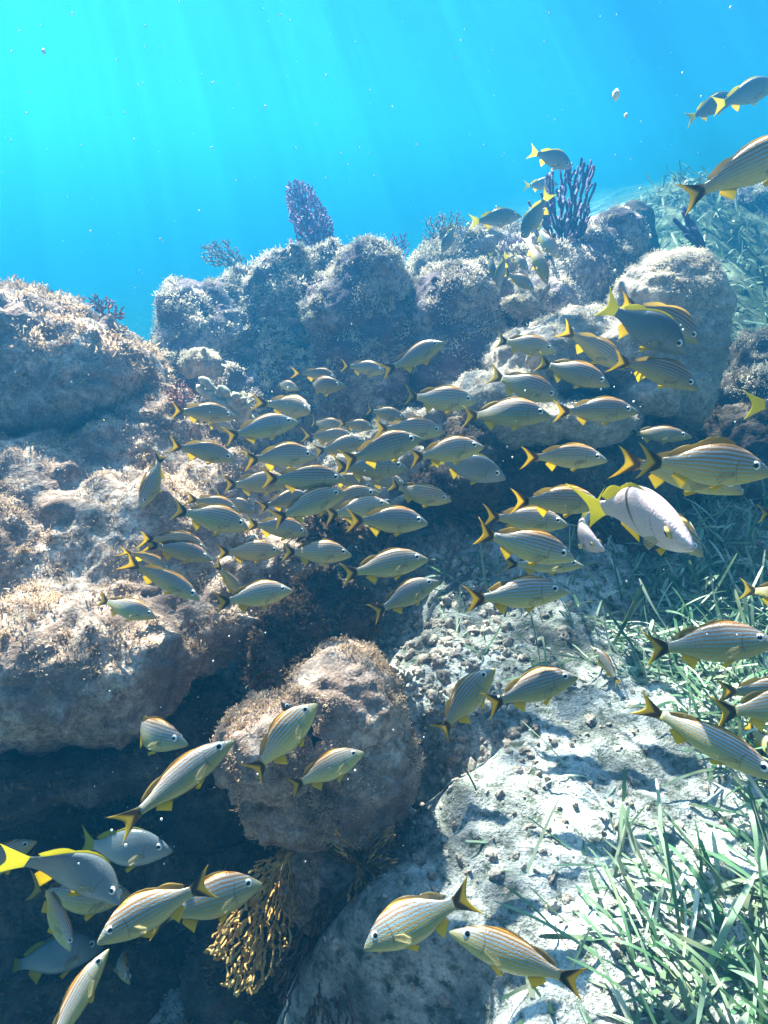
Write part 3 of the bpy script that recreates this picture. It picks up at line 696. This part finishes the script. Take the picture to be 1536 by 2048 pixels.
def uvset(me, raw):
    """raw: per-vertex (x along the fish, height, stripe coordinate)"""
    a = me.uv_layers.new(name='flat'); s_ = me.uv_layers.new(name='stripe')
    li = np.empty(len(me.loops), dtype=np.int32); me.loops.foreach_get('vertex_index', li)
    r = np.asarray(raw)[li]
    a.data.foreach_set('uv', np.stack([r[:, 0], 0.5+r[:, 1]], 1).astype(np.float32).ravel())
    s_.data.foreach_set('uv', np.stack([r[:, 0], r[:, 2]], 1).astype(np.float32).ravel())
def warp(V, bend, slim):
    """fish space (u from nose, y side, z up) -> object space: nose at +0.5, body bent sideways"""
    V = np.array(V, dtype=np.float64); u = V[:, 0]
    k = np.clip(u-0.30, 0, None)
    y = V[:, 1] + bend*k*k*1.15
    head = np.clip(0.25-u, 0, None); y = y + bend*head*head*0.8
    return np.stack([0.5-u, y, V[:, 2]*slim], axis=1)
_fc = {}
def fish_meshes(kind, bend, raised):
    key = (kind, bend, raised)
    if key in _fc: return _fc[key]
    slim = {'grunt': 1.0, 'dusky': 1.06, 'pale': 1.12, 'black': 0.8, 'slim': 0.72}[kind]
    mk = 'grunt' if kind == 'slim' else kind
    R = {}
    # body
    xs = np.concatenate([np.linspace(0, .1, 9)[:-1], np.linspace(.1, .8, 30)])
    zt = np.interp(xs, XT, ZT); zb = np.interp(xs, XT, ZB); hw = np.interp(xs, XT, HW)
    for a in (zt, zb, hw):
        s_ = a.copy(); s_[1:-1] = (a[:-2]+2*a[1:-1]+a[2:])/4; a[:] = s_
    nr = 24; th = np.arange(nr)*2*np.pi/nr
    V = []; RAW = []
    for x, t, b_, h in zip(xs, zt, zb, hw):
        mid = (t+b_)/2; H = (t-b_)/2
        c, s_ = np.cos(th), np.sin(th)
        y = h*np.sign(s_)*np.abs(s_)**0.9; z = mid + H*c
        V += list(zip([x]*nr, y, z))
        st = 0.5 + (z-0.015)*0.80*(0.30/max(t-b_, .10))**0.55
        RAW += list(zip([x]*nr, z, st))
    nx = len(xs); F = []
    for i in range(nx-1):
        for k in range(nr): k2 = (k+1) % nr; F.append((i*nr+k, (i+1)*nr+k, (i+1)*nr+k2, i*nr+k2))
    F.append(tuple(range(nr))); F.append(tuple((nx-1)*nr+k for k in range(nr-1, -1, -1)))
    me = bpy.data.meshes.new('fish_body'); me.from_pydata(warp(V, bend, slim).tolist(), [], F); me.update()
    uvset(me, RAW); me.materials.append(FM[mk]); me.polygons.foreach_set('use_smooth', [True]*len(me.polygons)); R['body'] = me
    def sheet(name, rows, mat, th_=0.0016, yoff=None):
        """rows: list of strips of (u, z[, y]) points, base row first; a thin closed fin"""
        rows = [[(p[0], p[2] if len(p) > 2 else 0.0, p[1]) for p in r] for r in rows]
        nr_, nc = len(rows), len(rows[0]); V = []
        for sgn in (1, -1):
            for i, r in enumerate(rows):
                e = th_*(1-0.75*i/(nr_-1))
                for p in r: V.append((p[0], p[1]+sgn*e, p[2]))
        F = []; o = nr_*nc
        for i in range(nr_-1):
            for j in range(nc-1):
                a = i*nc+j; F.append((a, a+1, a+nc+1, a+nc)); F.append((o+a, o+a+nc, o+a+nc+1, o+a+1))
        rim = [j for j in range(nc)] + [i*nc+nc-1 for i in range(1, nr_)] + [(nr_-1)*nc+j for j in range(nc-2, -1, -1)] + [i*nc for i in range(nr_-2, 0, -1)]
        for a, b_ in zip(rim, rim[1:]+rim[:1]): F.append((b_, a, o+a, o+b_))
        me = bpy.data.meshes.new(name); me.from_pydata(warp(V, bend, slim).tolist(), [], F); me.update()
        uvset(me, [(v[0], v[2], 0.5+v[2]) for v in V]); me.materials.append(mat)
        me.polygons.foreach_set('use_smooth', [True]*len(me.polygons)); return me
    # tail: from the peduncle outwards, forked
    zz = np.linspace(-1, 1, 17); rows = []
    for f in np.linspace(0, 1, 8):
        r = []
        for s_ in zz:
            bu, bz = 0.785, 0.002+0.040*s_
            tu = 0.915 + 0.085*abs(s_)**1.5; tz = 0.002+0.150*s_
            ff = f**0.9
            r.append((bu+(tu-bu)*ff, bz+(tz-bz)*(f**1.15)))
        rows.append(r)
    tailmat = FN['tail'] if kind in ('grunt', 'slim') else FN['black' if kind == 'black' else 'gold']
    R['tail_fin'] = sheet('tail_fin', rows, tailmat)
    # dorsal: spiny part then soft lobe
    u = np.linspace(0.26, 0.735, 26); top = np.interp(u, XT, ZT)
    spiny = (0.050 if raised else 0.016)*np.sin(np.pi*np.clip((u-0.25)/0.34, 0, 1))**0.7*(1+0.08*np.sin(u*230))
    soft = 0.040*np.sin(np.pi*np.clip((u-0.545)/0.205, 0, 1))**0.55
    hh = np.maximum(spiny, soft)
    rows = [[(a+f*(0.035 if a > .55 else .012), t-0.008+(h+0.008)*f) for a, t, h in zip(u, top, hh)] for f in (0, .35, .7, 1)]
    R['dorsal_fin'] = sheet('dorsal_fin', rows, FN['black'] if kind == 'black' else FN['dorsal'] if kind in ('grunt', 'slim') else FN['gold'])
    # anal fin
    u = np.linspace(0.575, 0.69, 9); bot = np.interp(u, XT, ZB); g = (u-0.575)/0.115
    rows = [[(a+f*(0.055-0.03*x), z+0.012-f*(0.085*(1-0.62*x)+0.008)) for a, z, x in zip(u, bot, g)] for f in (0, .33, .66, 1)]
    R['anal_fin'] = sheet('anal_fin', rows, FN['black'] if kind == 'black' else FN['yellow'])
    for sgn in (-1, 1):
        # pelvic
        u = np.linspace(0.31, 0.355, 6); g = (u-0.31)/0.045
        rows = [[(a+f*(0.085-0.02*x), -0.122-f*0.062*(1-0.55*x)-0.004*x, sgn*(0.022+0.012*f)) for a, x in zip(u, g)] for f in (0, .33, .66, 1)]
        R['pelvic_fin', sgn] = sheet('pelvic_fin', rows, FN['black'] if kind == 'black' else FN['yellow'], 0.001)
        # pectoral
        zz = np.linspace(-1, 1, 7)
        rows = [[(0.258+f*(0.135-0.045*abs(s_+0.25)), -0.028+0.016*s_-f*0.040+f*0.026*s_, sgn*(0.063+0.026*f)) for s_ in zz] for f in (0, .3, .65, 1)]
        R['pectoral_fin', sgn] = sheet('pectoral_fin', rows, FN['black'] if kind == 'black' else FN['clear'], 0.001)
        # eye and pupil: flattened domes set in the head
        for nm, rad, dep, yy, mt in (('eye', 0.0350, 0.012, 0.0430, M_IRISG if kind == 'pale' else M_IRIS), ('pupil', 0.0200, 0.0085, 0.0505, M_PUPIL)):
            Vi, Fi = ico(2); c = np.array([0.122, sgn*yy, 0.042])
            V = Vi*np.array([rad, dep, rad/slim]); rot = sgn*0.22
            V = np.stack([V[:, 0]*math.cos(rot)+V[:, 1]*math.sin(rot)*1, V[:, 1]*math.cos(rot)-V[:, 0]*math.sin(rot), V[:, 2]], 1)
            me = bpy.data.meshes.new(nm); me.from_pydata(warp(V+c, bend, slim).tolist(), [], Fi.tolist()); me.update()
            me.materials.append(mt); me.polygons.foreach_set('use_smooth', [True]*len(me.polygons)); R[nm, sgn] = me
    _fc[key] = R
    return R
FISH_NAME = {'grunt': 'striped_fish', 'slim': 'striped_fish', 'dusky': 'snapper', 'pale': 'pale_fish', 'black': 'dark_fish'}
_rf = random.Random(42)
def fish(nx, ny, tx, ty, label, phi=0, size=1.0, kind='grunt', bend=None, roll=0.0, raised=False, group='fish schooling over the reef'):
    """nose at photo point (nx, ny), tail tips at (tx, ty); phi: degrees the head turns towards the camera; size x 0.2 m"""
    L = 0.20*size; f = math.radians(phi)
    rn = (RGT*((nx-768)/FPX) - UPV*((ny-1024)/FPX) + FWD).normalized(); rt_ = (RGT*((tx-768)/FPX) - UPV*((ty-1024)/FPX) + FWD).normalized()
    d = L*math.cos(f)/max(rn.angle(rt_), 0.02)
    for _ in range(12):
        a = CAM + rn*(d - L*math.sin(f)/2); b_ = CAM + rt_*(d + L*math.sin(f)/2)
        d *= (L/max((a-b_).length, 1e-4)) if abs(phi) < 45 else 1.0
    fw = (a-b_).normalized(); c = (a+b_)/2
    view = (c-CAM).normalized()
    cu = UPV - view*UPV.dot(view)
    u1 = cu - fw*cu.dot(fw); zz_ = Vector((0, 0, 1)); u2 = zz_ - fw*zz_.dot(fw)
    up = u1.normalized()*0.78 + u2*0.22
    if up.length < 0.15: up = RGT - fw*RGT.dot(fw)
    up.normalize(); left = up.cross(fw).normalized(); up = fw.cross(left)
    M = Matrix((fw, left, up)).transposed().to_4x4()
    M = M @ Matrix.Rotation(math.radians(roll + _rf.uniform(-9, 9)), 4, 'X')
    if bend is None: bend = _rf.choice([0.0, 0.3, -0.3, 0.7, -0.7, 1.1, -1.1])
    root = empty(FISH_NAME[kind], c)
    root.rotation_euler = M.to_euler(); root.scale = (L, L*_rf.uniform(0.92, 1.1), L*_rf.uniform(0.93, 1.07))
    tag(root, label, 'fish', group)
    R = fish_meshes(kind, bend, raised)
    for k, me in R.items():
        if k in (('pupil', 1), ('pupil', -1)): continue
        nm = k if isinstance(k, str) else k[0]
        o = bpy.data.objects.new(nm, me); col.objects.link(o); o.parent = root
        if nm == 'eye':
            p = bpy.data.objects.new('pupil', R['pupil', k[1]]); col.objects.link(p); p.parent = o
    return root
# ------------------------------------------------------------------ the school
F_ = fish
# left of the school
F_(472, 834, 340, 820, 'striped fish just above the sunlit crest of the largest boulder, small fish tucked under it', 5)
F_(471, 862, 400, 838, 'partly hidden striped fish directly beneath the one over the boulder crest', 10, 0.71)
F_(597, 843, 445, 874, 'plump greenish striped fish with bright yellow anal fin below the finger coral', 0, 1.0, bend=0.25)
F_(625, 822, 538, 806, 'stubby foreshortened silver fish swimming below the tan fish in the blue gully', 48, 1.0)
F_(688, 772, 590, 775, 'small tan striped fish with dark tail high in the blue gully, alone at front', 30, 0.9)
F_(674, 757, 603, 742, 'fish almost hidden behind the small tan striped fish in the gully', 25, 0.80)
F_(597, 778, 541, 765, 'tiny pale fish behind the tail of the tan fish in the gully', 35, 0.71)
F_(472, 920, 338, 886, 'shadowed dark striped fish over the boulder, nearest the fish diving straight down', 5, 0.95)
F_(283, 1016, 336, 903, 'orange-backed fish diving steeply down in front of the sunlit boulder', 15, 0.85)
F_(633, 912, 487, 915, 'brown striped fish whose nose is hidden by another fish\'s dark tail', 0, 0.97)
F_(735, 883, 628, 905, 'striped fish peeking out between the brown fish and the large blue-green one', 5, 0.96)
F_(844, 876, 680, 928, 'large blue-green striped fish tilted upward in the centre of the school', 0, 0.95, bend=0.25)
F_(815, 937, 662, 932, 'fish beneath the large central blue-green fish, only belly and eye showing', 0, 1.12)
F_(812, 968, 738, 958, 'small-eyed fish peering out under the belly of the central fish', 35, 0.79)
F_(890, 864, 746, 855, 'pinkish striped fish right behind the head of the central blue-green fish', 0, 1.05)
F_(955, 803, 802, 800, 'plain pale pinkish fish hovering over the bright white ledge', 0, 1.05)
F_(812, 838, 727, 819, 'small orange fish half hidden below the plain pale pinkish fish', 20, 0.85)
F_(748, 856, 680, 846, 'orange-tinted fish behind the cluster, between two larger noses', 20, 0.66)
F_(695, 858, 607, 846, 'brownish fish at the top of the dense cluster with dark eye', 15, 0.92)
F_(714, 876, 610, 874, 'olive striped fish stacked just below the brownish one in the dense cluster', 8, 1.02)
F_(968, 893, 815, 917, 'blue-yellow striped fish with nose above the dusky snapper', 0, 0.95)
F_(1012, 957, 858, 915, 'dusky plain snapper with yellow fins nosing downward under the blue-yellow fish', 5, 1.05, 'dusky', bend=0.25)
F_(904, 1002, 769, 980, 'bronze striped fish with curled dark tail in front of the dark cave mouth', 0, 0.97)
F_(856, 1046, 694, 1040, 'orange-backed striped fish over the pale rubble, its whole side in view', 0, 0.92)
F_(692, 984, 541, 1040, 'blue striped fish tilted up in front of the lower school', 0, 0.90, bend=-0.25)
F_(692, 958, 519, 962, 'long blue-green striped fish lying level just above the up-tilted blue one', 0, 0.97)
F_(585, 965, 443, 970, 'fish with broad golden tail behind the long level blue-green fish', 5, 1.05)
F_(717, 974, 600, 952, 'dusky fish whose dark face shows behind the long level fish', 10, 1.15, 'dusky')
F_(745, 978, 655, 945, 'little striped fish angled down behind the dusky face', 20, 0.85)
F_(600, 940, 488, 948, 'brown fish squeezed between the brown striped fish and the long level one', 5, 1.15)
F_(478, 1022, 372, 994, 'fish whose small dark tail sticks up behind the orange-backed fish on the left', 5, 0.77)
F_(498, 1056, 340, 1018, 'orange-backed striped fish with yellow anal fin at the left edge of the lower school', 0, 0.97)
F_(618, 1067, 490, 1044, 'golden fish crossing the bright sunlit patch behind a large black-edged tail', 0, 0.85)
F_(516, 1026, 428, 992, 'small brown fish nosing down beside the two overlapping dark tails', 15, 0.71)
F_(622, 990, 518, 1012, 'dark backed fish just behind the up-tilted blue fish', 5, 0.83)
F_(780, 1008, 650, 1032, 'olive fish hanging over the dark weed tuft, dark tail pointing down', 0, 0.89)
F_(760, 985, 625, 1022, 'orange-brown fish immediately above the olive one over the weed tuft', 5, 0.95)
F_(415, 1099, 284, 1062, 'orange-edged striped fish with a small fish beneath it, low on the left', 0, 0.87)
F_(424, 1119, 292, 1086, 'fish mostly covered by the orange-edged one low on the left', 5, 0.87)
F_(564, 1104, 430, 1105, 'pale green fish with its face covered by the next fish\'s tail', 0, 0.91)
F_(704, 1110, 558, 1103, 'level striped fish next to the dark weed tuft, nose to the rubble', 0, 0.93)
F_(400, 1199, 250, 1118, 'slim brown-backed fish gliding down over the dark side of the largest boulder', 0, 0.92, 'slim')
F_(342, 1142, 254, 1090, 'thin fish mostly hidden above the slim brown-backed fish', 5, 0.64, 'slim')
F_(312, 1235, 182, 1200, 'lone shaded fish lowest on the left part of the largest boulder', 5, 0.75)
F_(486, 1200, 430, 1122, 'tapering fish seen nearly end-on between the level fish and the sunlit ridge', -45, 0.87, 'slim')
F_(585, 1180, 428, 1208, 'blue-green fish with a golden forked tail above the bright sunlit ridge', 0, 0.92, bend=-0.25)
F_(857, 1117, 678, 1150, 'silver-white fish with rosy back and faint stripes over the pale rubble', 0, 0.92, bend=0.25)
F_(877, 1161, 742, 1229, 'upward-tilted fish with a rosy patch on its nape beneath the silver-white one', 0, 0.92, bend=-0.25)
F_(771, 744, 689, 730, 'small silvery fish in front of the domed coral head\'s dark face', 30, 0.94)
F_(889, 684, 777, 746, 'silver fish pointing up and right below the flat-topped coral head', 15, 0.98)
# right of the school
F_(1113, 702, 985, 681, 'pinkish striped fish over the pale ledge, uppermost on the left of its group', 5, 1.0)
F_(1118, 799, 973, 748, 'grey fish with pale tail angled down over the pale ledge', 0, 1.05)
F_(1103, 831, 915, 826, 'large silver-blue fish with many fine stripes in the middle of the picture', 0, 1.03)
F_(1277, 824, 1106, 822, 'level tan fish nose on the end of the white ledge', 0, 1.02)
F_(1249, 737, 1128, 658, 'tan fish with upright tail behind the noses above the white ledge', 8, 1.02)
F_(1220, 771, 1068, 722, 'orange-brown striped fish angled down with dark face, above the white ledge', 3, 1.05)
F_(1399, 777, 1232, 708, 'grey-brown striped fish with curved green tail, in front of the grooved dome\'s foot', 0, 1.0)
F_(1375, 705, 1196, 607, 'big dusky blue snapper with bright yellow tail in front of the grooved dome', 0, 1.15, 'dusky', bend=0.25)
F_(1403, 685, 1256, 590, 'striped fish mostly hidden behind the big dusky blue snapper', 5, 1.15)
F_(1215, 920, 1046, 909, 'bronze striped fish with small dark tail against the dark reef wall', 0, 0.97)
F_(1384, 874, 1243, 866, 'slim dark greenish fish under the end of the white ledge', 5, 1.1, 'slim')
F_(1545, 945, 1272, 922, 'largest striped fish with blue lines and raised dorsal fin, by the right edge', 0, 1.05, raised=True, bend=0.0)
F_(1488, 982, 1241, 905, 'orange-backed fish mostly hidden behind the largest blue-lined fish', 0, 1.15)
F_(1390, 1088, 1205, 985, 'pinkish white fish with a dark band and golden eyes facing the camera', 60, 1.5, 'pale', roll=36, bend=-0.3)
F_(1407, 1112, 1245, 985, 'greenish fish peeking out beneath the pinkish white fish\'s chin', 10, 1.2)
F_(1206, 1010, 1024, 995, 'orange-backed striped fish with nose touching the white fish\'s yellow tail', 0, 0.98)
F_(1136, 1049, 966, 1034, 'pink-backed striped fish stacked below the orange-backed one by the dark wall', 0, 1.0)
F_(1200, 1103, 1120, 1032, 'plain grey fish turning towards the camera with a gold-rimmed eye', 50, 1.2, 'pale', roll=20)
F_(1150, 1118, 946, 1068, 'blue-lined fish with pink back covering the nape of a slimmer fish', 0, 1.0, bend=0.25)
F_(1168, 1131, 1002, 1128, 'slimmer yellow-striped fish directly below the pink-backed blue-lined fish', 0, 1.02, 'slim')
F_(1136, 1182, 928, 1200, 'orange-striped fish with dark crescent tail, lowest of the stack by the wall', 0, 1.0, bend=0.0)
F_(1740, 795, 1482, 815, 'fish cut off by the right edge, only its bright yellow forked tail showing', 0, 1.0, 'dusky')
F_(1670, 1020, 1512, 1034, 'cut-off fish at the right edge showing only a dark olive tail tip', 0, 1.0)
F_(1660, 1205, 1474, 1176, 'cut-off fish at the right edge, broad dark and green tail over the grass', 0, 1.0)
F_(1556, 1284, 1286, 1298, 'big orange-backed striped fish level over the seagrass at the right', 0, 1.02, bend=0.0, raised=False)
F_(1562, 1562, 1268, 1402, 'long striped fish heading down over the seagrass at the lower right', 0, 1.02, 'slim', bend=0.0)
F_(1680, 1412, 1425, 1424, 'fish leaving the right edge, large yellow and black tail above the long striped fish', 0, 1.0)
F_(1640, 1400, 1434, 1370, 'fish leaving the right edge behind the large yellow and black tail', 0, 1.05)
F_(1610, 1545, 1476, 1450, 'fish with dark tail under the yellow and black tail at the right edge', 0, 0.78)
F_(1184, 1293, 1247, 1372, 'small olive camouflaged fish low over the sand near the grass', -20, 0.68, 'slim')
# lower half
F_(988, 1336, 872, 1476, 'striped fish climbing steeply above the white sand, left of its partner', 10, 0.92)
F_(1155, 1352, 968, 1408, 'gold and blue striped fish over the white sand with black-edged tail', 0, 0.93, bend=-0.25)
F_(633, 1406, 494, 1562, 'yellow-bellied striped fish climbing steeply in front of the two-humped boulder', 5, 0.90)
F_(728, 1503, 572, 1583, 'grey-green striped fish in front of the shaded side of the two-humped boulder', 0, 0.81)
F_(468, 1480, 230, 1660, 'long pale green fish tilted upward across the dark hollow, left of the boulder', 0, 0.95, 'slim', bend=-0.25)
F_(370, 1489, 214, 1452, 'grey-brown fish turning its head to the camera below the sunlit ridge', 35, 1.0, 'grunt')
F_(562, 1403, 640, 1492, 'slender dark purple fish behind the yellow-bellied climbing fish', 0, 0.55, 'black')
F_(72, 1680, -110, 1790, 'green striped head of a fish entering at the lower left edge', 0, 1.0)
F_(344, 1702, 130, 1700, 'plain brownish fish with blunt head in the dark lower left', 15, 1.1, 'dusky')
F_(246, 1800, 48, 1672, 'large dusky blue-backed fish nosing down in the lower left group', 5, 1.1, 'dusky')
F_(193, 1884, 424, 1756, 'bright striped fish with curled yellow tail facing down and left', 0, 0.97, bend=0.25)
F_(525, 1766, 290, 1850, 'green striped fish tilted up just right of the curled yellow tail', 0, 1.05, bend=0.25)
F_(262, 1790, 40, 1812, 'olive fish under the large dusky blue-backed fish', 0, 1.15)
F_(142, 1904, 78, 1768, 'small narrow blue fish seen from above heading straight down', 10, 0.80, 'slim', roll=-50)
F_(208, 1892, -10, 1945, 'dim dark fish deep in the lower left corner', 0, 1.3, 'dusky')
F_(254, 1968, 222, 1872, 'short foreshortened fish behind the bright one at the bottom left', 40, 0.80, 'slim', roll=-20)
F_(216, 1897, 70, 2150, 'large shiny fish rising steeply from the bottom left edge', 0, 0.98, 'slim', bend=-0.25)
F_(475, 2160, 490, 2000, 'fish below the picture edge, only a V-shaped yellow-green tail showing', 0, 0.75, 'dusky')
F_(727, 1895, 950, 1786, 'pale green striped fish facing down and left at the bottom centre', 0, 0.97, bend=0.25)
F_(899, 1862, 1185, 1982, 'grey-backed fish with curved body facing left at the bottom, beside the grass', 5, 1.0, 'slim', bend=-0.5)
# up in the blue
TR = 'fish swimming above the back reef'
F_(1560, 165, 1424, 215, 'shadowy blue fish at the top right edge, in front of a smaller one', 0, 1.0, 'dusky', group=TR)
F_(1478, 190, 1368, 238, 'small fish with yellow-green tail just behind the shadowy one at the top right', 0, 1.05, 'dusky', group=TR)
F_(1640, 275, 1358, 402, 'big dark fish entering from the right edge with thin crescent tail', 0, 1.15, bend=0.0, group=TR)
F_(1145, 335, 1060, 300, 'highest hazy fish over the tips of the tall sea rod', 10, 1.0, 'dusky', group=TR)
F_(1116, 368, 1046, 372, 'small hazy fish with bright yellow tail beside the tall sea rod', 10, 1.0, 'dusky', group=TR)
F_(1043, 480, 1104, 382, 'fish with yellow tail diving steeply along the tall sea rod', 0, 1.0, 'dusky', group=TR)
F_(1043, 432, 938, 445, 'hazy fish with yellow tail crossing in front of the feathery plume', 0, 1.05, 'dusky', group=TR)
F_(884, 506, 917, 446, 'hazy fish diving down beside the wide feathery plume', 10, 0.81, 'dusky', group=TR)
F_(1118, 516, 1058, 450, 'grey fish at the foot of the tall sea rod, heading down', 10, 1.0, 'grunt', group=TR)
F_(1096, 570, 1050, 466, 'narrow fish heading down between the sea rod and the reef crest', 0, 0.85, 'slim', group=TR)
F_(1068, 578, 1006, 542, 'plump striped fish nosing into the reef crest, yellow belly', 30, 0.89, group=TR)
F_(1056, 540, 1016, 503, 'brownish fish just behind the plump striped fish at the crest', 30, 0.71, group=TR)
F_(996, 576, 1009, 504, 'dark fish with yellow tail pointing straight down by the flat-topped head', 10, 0.72, 'dusky', group=TR)
F_(988, 562, 975, 503, 'smallest yellow-tailed fish pointing down by the flat-topped head', 10, 0.61, 'dusky', group=TR)
# ------------------------------------------------------------------ the water itself
def haze():
    bm = bmesh.new(); bmesh.ops.create_cube(bm, size=1)
    x0, x1, y0, y1, z0, z1 = -150, 150, -20, 170, -6.2, 4.2
    for v in bm.verts:
        v.co = Vector(((x0+x1)/2 + v.co.x*(x1-x0), (y0+y1)/2 + v.co.y*(y1-y0), (z0+z1)/2 + v.co.z*(z1-z0)))
    me = bpy.data.meshes.new('haze'); bm.to_mesh(me); bm.free()
    m = bpy.data.materials.new('sea_water_haze'); m.use_nodes = True; n = m.node_tree; n.nodes.clear(); q = N(n)
    out = q('ShaderNodeOutputMaterial'); v = q('ShaderNodeVolumePrincipled')
    v.inputs['Color'].default_value = (*HAZE_COLOR, 1); v.inputs['Density'].default_value = HAZE_DENSITY
    v.inputs['Absorption Color'].default_value = (*HAZE_ABSORB, 1)
    v.inputs['Anisotropy'].default_value = HAZE_G
    n.links.new(v.outputs[0], out.inputs['Volume'])
    o = link('haze', me, m, smooth=False); tag(o, kind='stuff')
haze()
